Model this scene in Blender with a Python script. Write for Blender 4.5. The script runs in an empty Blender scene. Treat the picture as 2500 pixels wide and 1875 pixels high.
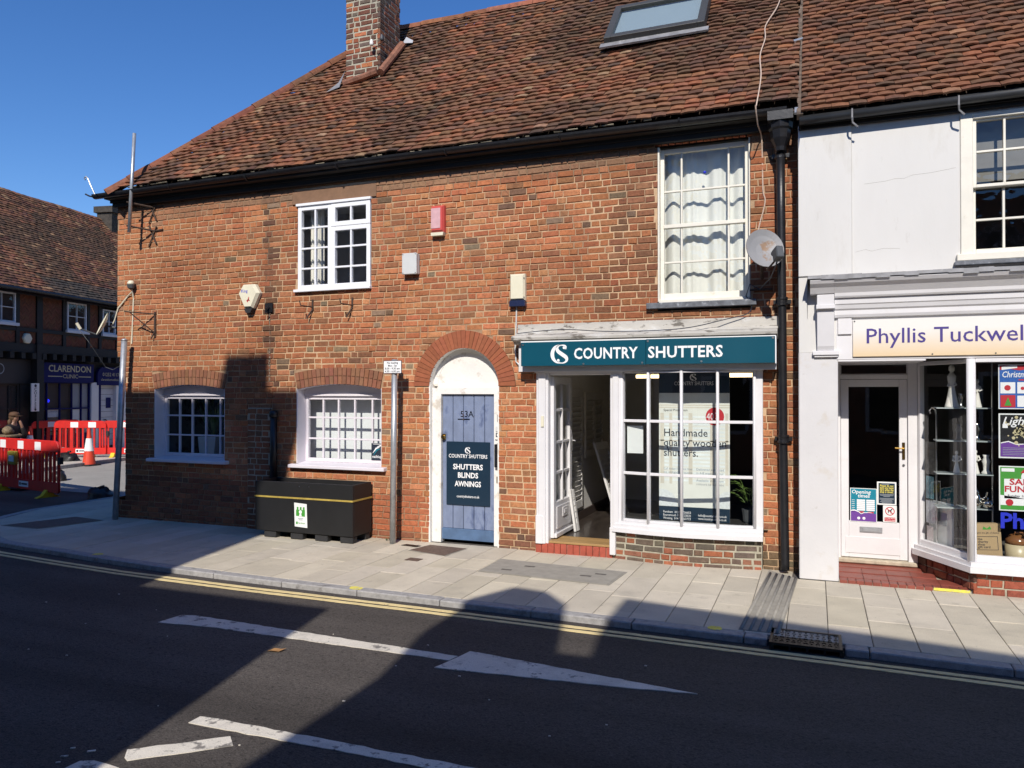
import bpy, bmesh, math, random
from mathutils import Vector, Matrix, noise as mnoise
R = math.radians
sc = bpy.context.scene
random.seed(11)
# ------------------------------------------------------------------ camera
cam = bpy.data.cameras.new('camera')
cam.sensor_fit = 'HORIZONTAL'; cam.sensor_width = 36.0; cam.lens = 36.0*1878/2500
cam.clip_start = 0.05; cam.clip_end = 2000
camo = bpy.data.objects.new('camera', cam); sc.collection.objects.link(camo)
camo.location = (0, -8.28, 1.82); camo.rotation_euler = (R(90.533), 0, R(21.5))
sc.camera = camo
CAM = Vector((0, -8.28, 1.82))
# ------------------------------------------------------------------ sky and sun
SUN = Vector((.21, -1.0, .78)).normalized()      # towards the sun
wd = bpy.data.worlds.new('World'); sc.world = wd; wd.use_nodes = True
nt = wd.node_tree; bg = nt.nodes['Background']
sky = nt.nodes.new('ShaderNodeTexSky'); sky.sky_type = 'NISHITA'; sky.sun_disc = False
sky.sun_elevation = math.asin(SUN.z); sky.sun_rotation = math.atan2(SUN.x, SUN.y)
sky.altitude = 50; sky.air_density = 1.0; sky.dust_density = .0; sky.ozone_density = 4.5
hs = nt.nodes.new('ShaderNodeHueSaturation'); hs.inputs['Saturation'].default_value = 1.22; hs.inputs['Hue'].default_value = .51; nt.links.new(sky.outputs[0], hs.inputs['Color'])
nt.links.new(hs.outputs[0], bg.inputs[0]); bg.inputs[1].default_value = .138
sl = bpy.data.lights.new('sun', 'SUN'); sl.energy = 4.9; sl.angle = R(.55); sl.color = (1, .935, .845)
so = bpy.data.objects.new('sun', sl); sc.collection.objects.link(so)
so.rotation_euler = SUN.to_track_quat('Z', 'Y').to_euler(); so.location = SUN*30
vs = sc.view_settings; vs.view_transform = 'Standard'; vs.look = 'None'; vs.exposure = 0.0; vs.gamma = 1
sc.cycles.use_denoising = True; sc.cycles.max_bounces = 6; sc.cycles.transparent_max_bounces = 12
sc.cycles.caustics_reflective = False; sc.cycles.caustics_refractive = False
# ------------------------------------------------------------------ helpers
def link(o): sc.collection.objects.link(o); return o
def tag(o, label=None, cat=None, group=None, kind=None):
    for k, v in (('label', label), ('category', cat), ('group', group), ('kind', kind)):
        if v: o[k] = v
    return o
def thing(name, label, cat, loc=(0, 0, 0), rotz=0, group=None):
    o = link(bpy.data.objects.new(name, None)); o.location = loc; o.rotation_euler = (0, 0, rotz)
    o.empty_display_size = .1
    return tag(o, label, cat, group)
def wloc(o):
    p = Vector((0, 0, 0))
    while o: p += o.location; o = o.parent
    return p
def copy_tree(o, parent=None):
    c = o.copy(); link(c)
    if parent: c.parent = parent
    for ch in o.children: copy_tree(ch, c)
    return c
class MB:
    def __init__(s): s.v = []; s.f = []; s.c = []; s.m = []
    def face(s, pts, col=None, m=0):
        b = len(s.v); s.v += [tuple(p) for p in pts]; s.f.append(tuple(range(b, b+len(pts)))); s.c.append(col); s.m.append(m)
    def mesh(s, verts, faces, col=None, m=0):
        b = len(s.v); s.v += [tuple(p) for p in verts]
        for f in faces: s.f.append(tuple(b+i for i in f)); s.c.append(col); s.m.append(m)
    def box(s, x0, x1, y0, y1, z0, z1, col=None, m=0, j=0):
        r = random.uniform
        P = [(x, y, z) for x in (x0, x1) for y in (y0, y1) for z in (z0, z1)]
        if j: P = [(a+r(-j, j), b+r(-j, j), c+r(-j, j)) for a, b, c in P]
        s.mesh(P, [(0, 1, 3, 2), (4, 6, 7, 5), (0, 4, 5, 1), (2, 3, 7, 6), (0, 2, 6, 4), (1, 5, 7, 3)], col, m)
    def obox(s, c, U, V, N, a, b, d, col=None, m=0):     # oriented box: half sizes a b d along U V N
        c = Vector(c); U = Vector(U); V = Vector(V); N = Vector(N)
        P = [c+U*i*a+V*j*b+N*k*d for i in (-1, 1) for j in (-1, 1) for k in (-1, 1)]
        s.mesh(P, [(0, 1, 3, 2), (4, 6, 7, 5), (0, 4, 5, 1), (2, 3, 7, 6), (0, 2, 6, 4), (1, 5, 7, 3)], col, m)
    def prism(s, poly, ax, d0, d1, col=None, m=0):
        n = len(poly)
        def mk(p, d): return (d, p[0], p[1]) if ax == 'x' else (p[0], d, p[1]) if ax == 'y' else (p[0], p[1], d)
        P = [mk(p, d0) for p in poly]+[mk(p, d1) for p in poly]
        s.mesh(P, [tuple(range(n)), tuple(range(2*n-1, n-1, -1))]+[(i, i+n, (i+1) % n+n, (i+1) % n) for i in range(n)], col, m)
    def tube(s, pts, r, n=8, col=None, m=0, cap=True, r1=None):
        pts = [Vector(p) for p in pts]; k = len(pts); rings = []
        for i, p in enumerate(pts):
            t = (pts[min(i+1, k-1)]-pts[max(i-1, 0)]).normalized()
            a = t.cross(Vector((0, 0, 1)) if abs(t.z) < .9 else Vector((0, 1, 0))).normalized(); b = t.cross(a)
            rr = r if r1 is None else r+(r1-r)*i/(k-1)
            rings.append([p+(a*math.cos(2*math.pi*q/n)+b*math.sin(2*math.pi*q/n))*rr for q in range(n)])
        V = [q for g in rings for q in g]; F = []
        for i in range(k-1):
            for q in range(n): F.append((i*n+q, i*n+(q+1) % n, (i+1)*n+(q+1) % n, (i+1)*n+q))
        if cap: F += [tuple(range(n-1, -1, -1)), tuple(range((k-1)*n, k*n))]
        s.mesh(V, F, col, m)
    def lathe(s, prof, c=(0, 0, 0), n=16, col=None, m=0, ax='z'):
        V = []; F = []; k = len(prof)
        for r, z in prof:
            for q in range(n):
                a = 2*math.pi*q/n; p = (r*math.cos(a), r*math.sin(a), z)
                if ax == 'y': p = (p[0], p[2], p[1])
                V.append((p[0]+c[0], p[1]+c[1], p[2]+c[2]))
        for i in range(k-1):
            for q in range(n): F.append((i*n+q, i*n+(q+1) % n, (i+1)*n+(q+1) % n, (i+1)*n+q))
        F += [tuple(range(n-1, -1, -1)), tuple(range((k-1)*n, k*n))]
        s.mesh(V, F, col, m)
    def ball(s, c, r, n=10, sz=1, col=None, m=0):
        s.lathe([(max(r*math.sin(math.pi*i/6), 1e-4), -r*sz*math.cos(math.pi*i/6)) for i in range(7)], c, n, col, m)
    def build(s, name, mats, parent=None, origin=None, smooth=False, bevel=0, kind=None):
        if not isinstance(mats, (list, tuple)): mats = [mats]
        me = bpy.data.meshes.new(name)
        o0 = wloc(parent) if parent else Vector(origin or (0, 0, 0))
        oo = Vector(origin)-o0 if (parent and origin) else Vector((0, 0, 0))
        base = o0+oo
        me.from_pydata([(v[0]-base.x, v[1]-base.y, v[2]-base.z) for v in s.v], [], s.f)
        for mt in mats: me.materials.append(mt)
        if len(mats) > 1: me.polygons.foreach_set('material_index', s.m)
        if any(c is not None for c in s.c):
            at = me.color_attributes.new('Col', 'FLOAT_COLOR', 'CORNER'); d = []
            for f, c in zip(s.f, s.c): d += list((*(c or (1, 1, 1))[:3], 1))*len(f)
            at.data.foreach_set('color', d)
        if smooth: me.polygons.foreach_set('use_smooth', [True]*len(me.polygons))
        me.update()
        if s.f:
            bm = bmesh.new(); bm.from_mesh(me); bmesh.ops.recalc_face_normals(bm, faces=bm.faces) if not getattr(s, 'keep', False) else None
            bm.to_mesh(me); bm.free()
        o = link(bpy.data.objects.new(name, me))
        if parent: o.parent = parent; o.location = oo
        else: o.location = base
        if bevel:
            b = o.modifiers.new('bevel', 'BEVEL'); b.width = bevel; b.segments = 1; b.limit_method = 'ANGLE'
        if kind: o['kind'] = kind
        return o
_tx = {}
def textmesh(st, size, bold=0.0, align='LEFT', sx=1.0, sp=1.0, shear=0):
    key = (st, bold, align, sx, sp, shear)
    if key not in _tx:
        cu = bpy.data.curves.new('t', 'FONT'); cu.body = st; cu.size = 1; cu.align_x = align; cu.offset = bold
        cu.space_character = sp; cu.resolution_u = 2; cu.shear = shear
        ob = bpy.data.objects.new('t', cu); me = bpy.data.meshes.new_from_object(ob)
        _tx[key] = ([(v.co.x*sx, v.co.y) for v in me.vertices], [tuple(p.vertices) for p in me.polygons])
        bpy.data.objects.remove(ob); bpy.data.meshes.remove(me); bpy.data.curves.remove(cu)
    return [(a*size, b*size) for a, b in _tx[key][0]], _tx[key][1]
def put_text(mb, st, size, O, U=(1, 0, 0), V=(0, 0, 1), m=0, width=None, **k):
    v, f = textmesh(st, size, **k)
    if width and v:                      # squeeze to the measured width
        w = max(p[0] for p in v)-min(p[0] for p in v); v = [(p[0]*width/w, p[1]) for p in v]
    O = Vector(O); U = Vector(U); V = Vector(V)
    mb.mesh([O+U*a+V*b for a, b in v], f, None, m); mb.keep = True
def ribbon(mb, pts, O, U=(1, 0, 0), V=(0, 0, 1), m=0):   # pts: (a, b, width) along a smooth stroke
    O = Vector(O); U = Vector(U); V = Vector(V); L = []
    n = len(pts)
    for i in range(n):
        p = pts[i]; a = pts[max(i-1, 0)]; b = pts[min(i+1, n-1)]
        dx, dy = b[0]-a[0], b[1]-a[1]; l = math.hypot(dx, dy) or 1; nx, ny = -dy/l, dx/l
        L.append((p[0]+nx*p[2]/2, p[1]+ny*p[2]/2, p[0]-nx*p[2]/2, p[1]-ny*p[2]/2))
    for i in range(n-1):
        a, b = L[i], L[i+1]
        mb.face([O+U*x+V*y for x, y in ((a[0], a[1]), (a[2], a[3]), (b[2], b[3]), (b[0], b[1]))], None, m)
def disc(mb, O, r, U=(1, 0, 0), V=(0, 0, 1), m=0, n=20, r0=0):
    O = Vector(O); U = Vector(U); V = Vector(V); P = lambda q, rr: O+(U*math.cos(2*math.pi*q/n)+V*math.sin(2*math.pi*q/n))*rr
    if not r0: mb.face([P(q, r) for q in range(n)], None, m)
    else:
        for q in range(n): mb.face([P(q, r), P(q+1, r), P(q+1, r0), P(q, r0)], None, m)
def rect(mb, O, w, h, U=(1, 0, 0), V=(0, 0, 1), m=0):
    O = Vector(O); U = Vector(U); V = Vector(V); mb.face([O, O+U*w, O+U*w+V*h, O+V*h], None, m)
def spline(P, n=8):
    out = []
    for i in range(len(P)-1):
        p0, p1, p2, p3 = P[max(i-1, 0)], P[i], P[i+1], P[min(i+2, len(P)-1)]
        for k in range(n):
            t = k/n
            out.append(tuple(.5*(2*b+(c-a)*t+(2*a-5*b+4*c-d)*t*t+(3*b-a-3*c+d)*t**3) for a, b, c, d in zip(p0, p1, p2, p3)))
    out.append(tuple(P[-1])); return out
def logo(mb, O, h, m=0, U=(1, 0, 0), V=(0, 0, 1)):       # the S in a crescent
    S = [(.82, .74, .03), (.80, .90, .10), (.62, .965, .07), (.43, .94, .09), (.33, .80, .16), (.40, .64, .19), (.62, .48, .20), (.83, .32, .19), (.86, .16, .13), (.72, .045, .07), (.52, .035, .05), (.36, .12, .05)]
    ribbon(mb, [(a*h, b*h, c*h) for a, b, c in spline(S, 6)], O, U, V, m)
    Cc = [(.62, .985, .012), (.42, .975, .045), (.22, .86, .14), (.10, .66, .19), (.075, .44, .20), (.14, .24, .17), (.30, .08, .10), (.52, .005, .02)]
    ribbon(mb, [(a*h, b*h, c*h) for a, b, c in spline(Cc, 6)], O, U, V, m)
    disc(mb, Vector(O)+Vector(U)*.72*h+Vector(V)*.83*h, .075*h, U, V, m, 14); disc(mb, Vector(O)+Vector(U)*.40*h+Vector(V)*.17*h, .075*h, U, V, m, 14)
    mb.keep = True
# ------------------------------------------------------------------ materials
def mat(name, col=(.5, .5, .5), rough=.6, var=.12, scale=5, bump=0, bscale=60, metal=0, attr=False, dirt=None, spec=.5, fine=0, fscale=200, coat=0, emit=0, stretch=(1, 1, 1)):
    M = bpy.data.materials.new(name); M.use_nodes = True; t = M.node_tree; N = t.nodes; L = t.links
    p = N['Principled BSDF']; p.inputs['Roughness'].default_value = rough; p.inputs['Metallic'].default_value = metal
    p.inputs['Specular IOR Level'].default_value = spec
    if coat: p.inputs['Coat Weight'].default_value = coat; p.inputs['Coat Roughness'].default_value = .1
    geo = N.new('ShaderNodeNewGeometry'); pos = geo.outputs['Position']
    if stretch != (1, 1, 1):
        mp = N.new('ShaderNodeMapping'); mp.inputs['Scale'].default_value = stretch; L.new(pos, mp.inputs[0]); pos = mp.outputs[0]
    def noise(s, det=4, ro=.6):
        n = N.new('ShaderNodeTexNoise'); n.inputs['Scale'].default_value = s; n.inputs['Detail'].default_value = det
        n.inputs['Roughness'].default_value = ro; L.new(pos, n.inputs['Vector']); return n.outputs['Fac']
    def ramp(f, a, b, lo, hi):
        r = N.new('ShaderNodeMapRange'); r.inputs[1].default_value = a; r.inputs[2].default_value = b
        r.inputs[3].default_value = lo; r.inputs[4].default_value = hi; L.new(f, r.inputs[0]); return r.outputs[0]
    def mul(c, f):
        m = N.new('ShaderNodeVectorMath'); m.operation = 'SCALE'; L.new(c, m.inputs[0]); L.new(f, m.inputs['Scale']); return m.outputs[0]
    if attr:
        a = N.new('ShaderNodeAttribute'); a.attribute_name = 'Col'; c = a.outputs['Color']
    else:
        a = N.new('ShaderNodeRGB'); a.outputs[0].default_value = (*col, 1); c = a.outputs[0]
    if var: c = mul(c, ramp(noise(scale), .3, .7, 1-var, 1+var))
    if fine: c = mul(c, ramp(noise(fscale, 2), .3, .7, 1-fine, 1+fine))
    for dirt in ([dirt] if dirt and not isinstance(dirt, list) else dirt or []):      # (colour, scale, low, high[, strength]) patches of wear or grime
        m = N.new('ShaderNodeMix'); m.data_type = 'RGBA'; f = ramp(noise(dirt[1], 6, .65), dirt[2], dirt[3], 0, dirt[4] if len(dirt) > 4 else 1)
        L.new(f, m.inputs[0]); L.new(c, m.inputs[6]); m.inputs[7].default_value = (*dirt[0], 1); c = m.outputs[2]
    L.new(c, p.inputs['Base Color'])
    if bump:
        b = N.new('ShaderNodeBump'); b.inputs['Strength'].default_value = bump; b.inputs['Distance'].default_value = .01
        L.new(noise(bscale, 5, .7), b.inputs['Height']); L.new(b.outputs[0], p.inputs['Normal'])
    if emit: p.inputs['Emission Color'].default_value = (*col, 1); p.inputs['Emission Strength'].default_value = emit
    return M
def glass(name, tint=(1, 1, 1), ior=1.5, wav=.0):
    M = bpy.data.materials.new(name); M.use_nodes = True; t = M.node_tree; N = t.nodes; L = t.links; N.clear()
    o = N.new('ShaderNodeOutputMaterial'); mx = N.new('ShaderNodeMixShader'); tr = N.new('ShaderNodeBsdfTransparent'); gl = N.new('ShaderNodeBsdfGlossy')
    f0 = ((ior-1)/(ior+1))**2*1.8      # both faces of a thin pane; Schlick on |cos| so that either side reads the same
    lw = N.new('ShaderNodeLayerWeight'); lw.inputs[0].default_value = .5; pw = N.new('ShaderNodeMath'); pw.operation = 'POWER'; pw.inputs[1].default_value = 5; L.new(lw.outputs['Facing'], pw.inputs[0])
    fr = N.new('ShaderNodeMath'); fr.operation = 'MULTIPLY_ADD'; fr.inputs[1].default_value = 1-f0; fr.inputs[2].default_value = f0; L.new(pw.outputs[0], fr.inputs[0]); tr.inputs[0].default_value = (*tint, 1); gl.inputs['Roughness'].default_value = .012
    L.new(fr.outputs[0], mx.inputs[0]); L.new(tr.outputs[0], mx.inputs[1]); L.new(gl.outputs[0], mx.inputs[2]); L.new(mx.outputs[0], o.inputs[0])
    if wav:
        g = N.new('ShaderNodeNewGeometry'); n = N.new('ShaderNodeTexNoise'); n.inputs['Scale'].default_value = 5; L.new(g.outputs['Position'], n.inputs['Vector'])
        b = N.new('ShaderNodeBump'); b.inputs['Strength'].default_value = wav; b.inputs['Distance'].default_value = .02; L.new(n.outputs['Fac'], b.inputs['Height'])
        L.new(b.outputs[0], gl.inputs['Normal'])
    return M
M = {}
M['brick'] = mat('brick', attr=True, rough=.9, var=.20, scale=24, bump=.6, bscale=90, fine=.18, fscale=160, spec=.2, dirt=((.085, .052, .038), 27, .56, .70, .55))
M['mortar'] = mat('mortar', attr=True, rough=.95, var=.16, scale=11, bump=.5, bscale=120, spec=.1)
M['mortar_grey'] = mat('mortar_grey', (.40, .37, .29), .95, var=.2, scale=9, bump=.5, bscale=120, spec=.1)
M['tile'] = mat('tile', attr=True, rough=.88, var=.25, scale=14, bump=.4, bscale=110, fine=.15, spec=.2, dirt=[((.04, .034, .027), 2.2, .58, .74, .6), ((.085, .075, .045), 1.1, .58, .74, .45), ((.20, .17, .12), 34, .68, .73, .55)])
M['arch'] = mat('arch', attr=True, rough=.85, var=.12, scale=20, bump=.2, bscale=120, spec=.2)
M['white'] = mat('white_paint', (.70, .69, .70), .45, var=.04, scale=4, bump=.06, bscale=70, dirt=((.55, .52, .47), 3.5, .62, .78, .6))
M['lilac'] = mat('lilac_white_paint', (.72, .68, .72), .5, var=.04, scale=4, bump=.08, bscale=60)
M['upvc'] = mat('white_plastic', (.82, .83, .86), .25, var=.02)
M['cream'] = mat('cream_paint', (.74, .71, .62), .5, var=.06, scale=6, bump=.1, bscale=60, dirt=((.45, .38, .26), 9, .62, .75, .6))
M['render'] = mat('white_render', (.655, .645, .62), .75, var=.05, scale=1.3, bump=.2, bscale=18, dirt=[((.46, .43, .37), 2.6, .56, .76, .6), ((.40, .37, .32), 9, .62, .75, .45)], stretch=(1, 1, .3))
M['render_low'] = mat('white_render_stained', (.62, .61, .61), .7, var=.04, scale=2, bump=.14, bscale=25, dirt=[((.50, .42, .30), 3.2, .57, .75, .6), ((.38, .34, .28), 12, .66, .74, .5)])
M['stucco'] = mat('flaky_stucco', (.78, .76, .72), .8, var=.05, scale=5, bump=.5, bscale=9, dirt=((.52, .46, .38), 6, .55, .66, .8))
M['peel'] = mat('peeling_board', (.46, .44, .40), .8, var=.2, scale=6, bump=.4, bscale=30, dirt=[((.60, .60, .58), 5, .55, .62, .8), ((.15, .135, .115), 16, .56, .62)], stretch=(.35, 1, 1))
M['lead'] = mat('lead', (.22, .22, .23), .6, var=.3, scale=8, bump=.3, bscale=25, dirt=((.45, .44, .42), 7, .58, .7, .7))
M['slate'] = mat('sill_stone', (.13, .14, .16), .6, var=.4, scale=14, bump=.3, dirt=((.38, .40, .43), 16, .57, .66, .8))
M['black_iron'] = mat('black_iron', (.012, .012, .014), .38, var=.3, scale=12, bump=.15, bscale=50, spec=.5)
M['black_wood'] = mat('black_wood', (.010, .009, .008), .7, var=.4, scale=6, dirt=((.10, .085, .06), 11, .66, .74, .8), stretch=(.3, 1, 1))
M['gutter_grey'] = mat('gutter_grey', (.035, .037, .04), .4, var=.2)
M['rust'] = mat('rusty_iron', (.055, .032, .022), .8, var=.5, scale=40)
M['galv'] = mat('galvanised', (.44, .46, .48), .42, var=.18, scale=12, metal=.6)
M['blue_door'] = mat('blue_door', (.19, .235, .355), .68, var=.18, scale=6, bump=.2, bscale=40, dirt=[((.062, .09, .19), 6, .54, .66, .8), ((.30, .33, .38), 11, .64, .72, .5)], stretch=(1, 1, .55))
M['blue_dark'] = mat('blue_plinth', (.085, .15, .27), .6, var=.2, scale=7)
M['teal'] = mat('teal_panel', (.004, .072, .112), .28, var=.03, coat=.15)
M['navy'] = mat('navy_panel', (.010, .028, .052), .35, var=.05)
M['ink_white'] = mat('white_print', (.84, .84, .84), .5, var=0)
M['ink_dark'] = mat('dark_print', (.02, .028, .045), .5, var=0)
M['ink_purple'] = mat('purple_print', (.055, .035, .22), .5, var=0)
M['ink_gold'] = mat('gold_print', (.55, .48, .28), .5, var=0)
M['ink_red'] = mat('red_print', (.50, .022, .035), .5, var=0)
M['ink_grey'] = mat('grey_print', (.30, .33, .36), .5, var=0)
M['ink_blue'] = mat('blue_print', (.015, .03, .55), .5, var=0)
M['ink_green'] = mat('green_print', (.06, .30, .04), .5, var=0)
M['ink_teal'] = mat('teal_print', (.0, .20, .29), .5, var=0)
M['ink_violet'] = mat('violet_print', (.14, .045, .29), .5, var=0)
M['ink_yellow'] = mat('yellow_print', (.75, .65, .12), .5, var=0)
M['paper'] = mat('paper', (.76, .78, .76), .6, var=.03)
M['planter'] = mat('black_planter', (.009, .009, .0095), .55, var=.2, scale=5, bump=.05)
M['rubber'] = mat('black_rubber', (.02, .02, .022), .7, var=.3)
M['strap'] = mat('gold_strap', (.42, .31, .07), .45, var=.2, scale=10)
M['soil'] = mat('soil', (.035, .026, .018), .95, var=.5, scale=60, bump=.8, bscale=40)
M['red_plastic'] = mat('red_plastic', (.62, .026, .022), .4, var=.12, scale=6, dirt=((.25, .05, .04), 8, .58, .72, .6))
M['orange'] = mat('cone_orange', (.66, .065, .03), .45, var=.06)
M['yellow'] = mat('yellow_plastic', (.72, .55, .03), .45, var=.1)
M['olive'] = mat('olive_plastic', (.30, .24, .03), .5, var=.1)
M['blackbag'] = mat('black_bag', (.012, .012, .013), .45, var=.3, scale=20, bump=.5, bscale=18)
M['red_cover'] = mat('red_alarm_plastic', (.60, .085, .075), .45, var=.08)
M['pink'] = mat('faded_pink_label', (.60, .36, .38), .6, var=.1, scale=18)
M['grey_plastic'] = mat('pale_grey_plastic', (.60, .61, .60), .4, var=.04)
M['cream_plastic'] = mat('cream_plastic', (.72, .68, .52), .4, var=.05)
M['blue_lens'] = mat('blue_lens', (.018, .026, .07), .25, var=.05)
M['dish'] = mat('dish_grey', (.27, .27, .275), .55, var=.08, dirt=((.24, .125, .045), 6, .57, .65, .8))
M['dish_dark'] = mat('dark_grey_plastic', (.07, .075, .08), .5, var=.1)
M['asphalt_dummy'] = None
M['concrete'] = mat('pale_paving', attr=True, rough=.85, var=.09, scale=3, bump=.18, bscale=150, fine=.10, fscale=120, spec=.25, dirt=[((.20, .19, .17), 1.7, .58, .80, .5), ((.10, .095, .09), 24, .655, .69, .6), ((.26, .235, .19), 5, .60, .72, .45)])
M['joint'] = mat('paving_joint', (.10, .09, .08), .95, var=.3, scale=30)
M['kerb'] = mat('granite_kerb', (.34, .33, .32), .85, var=.2, scale=18, bump=.5, bscale=80, fine=.25, fscale=300, dirt=((.12, .11, .10), 6, .58, .7, .7))
M['cover_conc'] = mat('concrete_cover', (.30, .28, .24), .9, var=.12, scale=9, bump=.25, bscale=120)
M['cover_iron'] = mat('rusty_cover', (.13, .085, .062), .75, var=.35, scale=30, bump=.8, bscale=60)
M['grate'] = mat('iron_grate', (.024, .023, .023), .5, var=.4, scale=30, metal=.5, bump=.5, bscale=50)
M['red_tile'] = mat('quarry_tile', (.24, .062, .042), .5, var=.2, scale=9, bump=.08, attr=False)
M['step_brick'] = mat('red_step_brick', (.36, .075, .045), .6, var=.2, scale=12, bump=.2)
M['plywood'] = mat('wood_threshold', (.36, .22, .085), .6, var=.2, scale=5, stretch=(.3, 2, 1))
M['floorboard'] = mat('dark_floorboard', (.045, .036, .03), .28, var=.35, scale=7, stretch=(2, .4, 1), coat=.3)
M['room_light'] = mat('pale_room_wall', (.80, .79, .76), .8, var=.03)
M['room_mid'] = mat('grey_room_wall', (.62, .63, .66), .9, var=.1)
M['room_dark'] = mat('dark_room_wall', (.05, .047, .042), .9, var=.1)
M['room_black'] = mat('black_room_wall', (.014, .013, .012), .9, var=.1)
M['ceil'] = mat('ceiling', (.25, .24, .22), .9, var=.03)
M['curtain'] = mat('curtain_cloth', (.80, .79, .72), .85, var=.03)
M['blind'] = mat('blind_cloth', (.80, .82, .82), .8, var=.01)
M['shutter'] = mat('shutter_white', (.68, .67, .65), .4, var=.03)
M['brass'] = mat('brass', (.55, .36, .10), .25, var=.1, metal=1)
M['steel'] = mat('steel', (.6, .6, .6), .3, var=.1, metal=1)
M['porcelain'] = mat('porcelain', (.78, .76, .70), .2, var=.02)
M['silver'] = mat('silver', (.65, .63, .58), .2, var=.1, metal=1)
M['glass'] = glass('window_glass', wav=.12)
M['glass_old'] = glass('old_window_glass', (.93, .95, .95), wav=.45)
M['glass_shop'] = glass('shop_glass', (.95, .97, .97))
M['skyglass'] = glass('skylight_glass', (.9, .95, .95), 2.6)
M['tube_lamp'] = mat('lit_tube', (1, .76, .42), .5, var=0, emit=3.2)
M['blue_lamp'] = mat('lit_blue_lamp', (.02, .03, 1), .5, var=0, emit=1.5)
M['leaf'] = mat('palm_leaf', (.10, .17, .035), .5, var=.4, scale=18)
M['asphalt_old_sunlit'] = mat('old_sunlit_asphalt', (.33, .315, .285), .9, var=.1, scale=1.2, bump=.4, bscale=200, fine=.3, fscale=200)
M['leaf_dry'] = mat('dry_leaf', (.30, .16, .06), .7, var=.3)
M['weed'] = mat('weed', (.07, .11, .03), .7, var=.4, scale=30)
M['timber'] = mat('black_timber', (.011, .010, .010), .7, var=.3, scale=8)
M['coffee'] = mat('coffee_front', (.035, .030, .028), .6, var=.1)
M['clinic_blue'] = mat('clinic_blue', (.006, .008, .09), .6, var=.05, spec=.15)
M['grey_door'] = mat('white_boards', (.55, .55, .58), .6, var=.05)
M['skin'] = mat('skin', (.30, .165, .11), .5, var=.05)  # darkened with the cap, hair and cloth, the person's shade put into colour
M['jacket'] = mat('dark_jacket', (.022, .018, .018), .8, var=.3, scale=20)
M['jeans'] = mat('blue_jeans', (.10, .19, .38), .8, var=.3, scale=15)
M['hair'] = mat('brown_hair', (.10, .055, .028), .7, var=.3, scale=40)
M['cap'] = mat('brown_cap', (.10, .05, .026), .8, var=.1)
M['fur'] = mat('leopard_cloth', (.20, .15, .09), .8, var=.7, scale=28)
M['kraft'] = mat('kraft_paper', (.42, .30, .16), .8, var=.08)
M['stoneware'] = mat('stoneware', (.50, .42, .26), .35, var=.06)
M['brownglaze'] = mat('brown_glaze', (.20, .085, .03), .2, var=.1)
M['far_wall'] = mat('far_render', (.55, .50, .42), .85, var=.06)
M['far_brick'] = mat('far_brick', (.30, .12, .07), .9, var=.15, scale=8)
M['far_roof'] = mat('far_roof', (.09, .06, .045), .9, var=.2)
def asphalt():
    m = mat('asphalt', (.080, .070, .062), .88, var=.22, scale=.55, bump=.9, bscale=120, fine=.5, fscale=170, spec=.3,
            dirt=[((.125, .112, .097), .9, .56, .78, .55), ((.022, .020, .019), 55, .56, .64, .8), ((.18, .165, .15), 70, .62, .69, .6), ((.035, .032, .03), 2.1, .66, .76, .55)], stretch=(.55, 1, 1))
    t = m.node_tree; N = t.nodes; L = t.links; p = N['Principled BSDF']; src = p.inputs['Base Color'].links[0].from_socket     # wheel tracks worn along the street
    g = N.new('ShaderNodeNewGeometry'); mp = N.new('ShaderNodeMapping'); mp.inputs['Scale'].default_value = (.05, 1.0, 1); n = N.new('ShaderNodeTexNoise'); n.inputs['Scale'].default_value = 1.6; n.inputs['Detail'].default_value = 5
    r = N.new('ShaderNodeMapRange'); r.inputs[1].default_value = .33; r.inputs[2].default_value = .67; r.inputs[3].default_value = .72; r.inputs[4].default_value = 1.28; s = N.new('ShaderNodeVectorMath'); s.operation = 'SCALE'
    L.new(g.outputs['Position'], mp.inputs[0]); L.new(mp.outputs[0], n.inputs['Vector']); L.new(n.outputs['Fac'], r.inputs[0]); L.new(src, s.inputs[0]); L.new(r.outputs[0], s.inputs['Scale']); L.new(s.outputs[0], p.inputs['Base Color'])
    return m
M['asphalt'] = asphalt()
M['paint'] = mat('road_paint', (.72, .67, .57), .75, var=.08, scale=5, bump=.4, bscale=120, dirt=[((.42, .39, .34), 3.5, .50, .70, .7), ((.13, .12, .11), 11, .57, .64, .85), ((.20, .19, .17), 60, .64, .70, .7)], fine=.14, fscale=150)
M['yellow_paint'] = mat('yellow_paint', (.74, .60, .30), .75, var=.10, scale=9, bump=.3, bscale=150, dirt=((.16, .14, .10), 15, .62, .70, .6))
M['spray'] = mat('yellow_spray', (.75, .66, .10), .8, var=.15, scale=30, dirt=((.45, .43, .36), 22, .55, .62))
# ------------------------------------------------------------------ ground, pavement, road markings
RZ = -.05
b = MB(); b.face([(-300, -300, RZ), (300, -300, RZ), (300, 300, RZ), (-300, 300, RZ)])
tag(b.build('road', M['asphalt']), kind='structure')
b = MB(); b.face([(-40, 2.6, RZ+.004), (-11.28, 2.0, RZ+.004), (-11.28, 40, RZ+.004), (-40, 40, RZ+.004)]); tag(b.build('side_road', M['asphalt_old_sunlit']), kind='structure')  # older pale asphalt, begun at the sun line: sunshine partly in its colour
KERB = [(-11.3, 14), (-11.3, 2), (-11.25, -.1), (-10.9, -.9), (-10.1, -1.55), (-9.06, -1.94), (-8, -2.02), (-6.85, -2.16), (-5.2, -2.23), (-4.3, -2.25), (-1.6, -2.29), (.7, -2.36), (1.26, -2.38), (7, -2.45)]
def kerb_y(x):
    for (a, c), (d, e) in zip(KERB, KERB[1:]):
        if a <= x <= d and d > a: return c+(e-c)*(x-a)/(d-a)
    return -2.4
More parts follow.
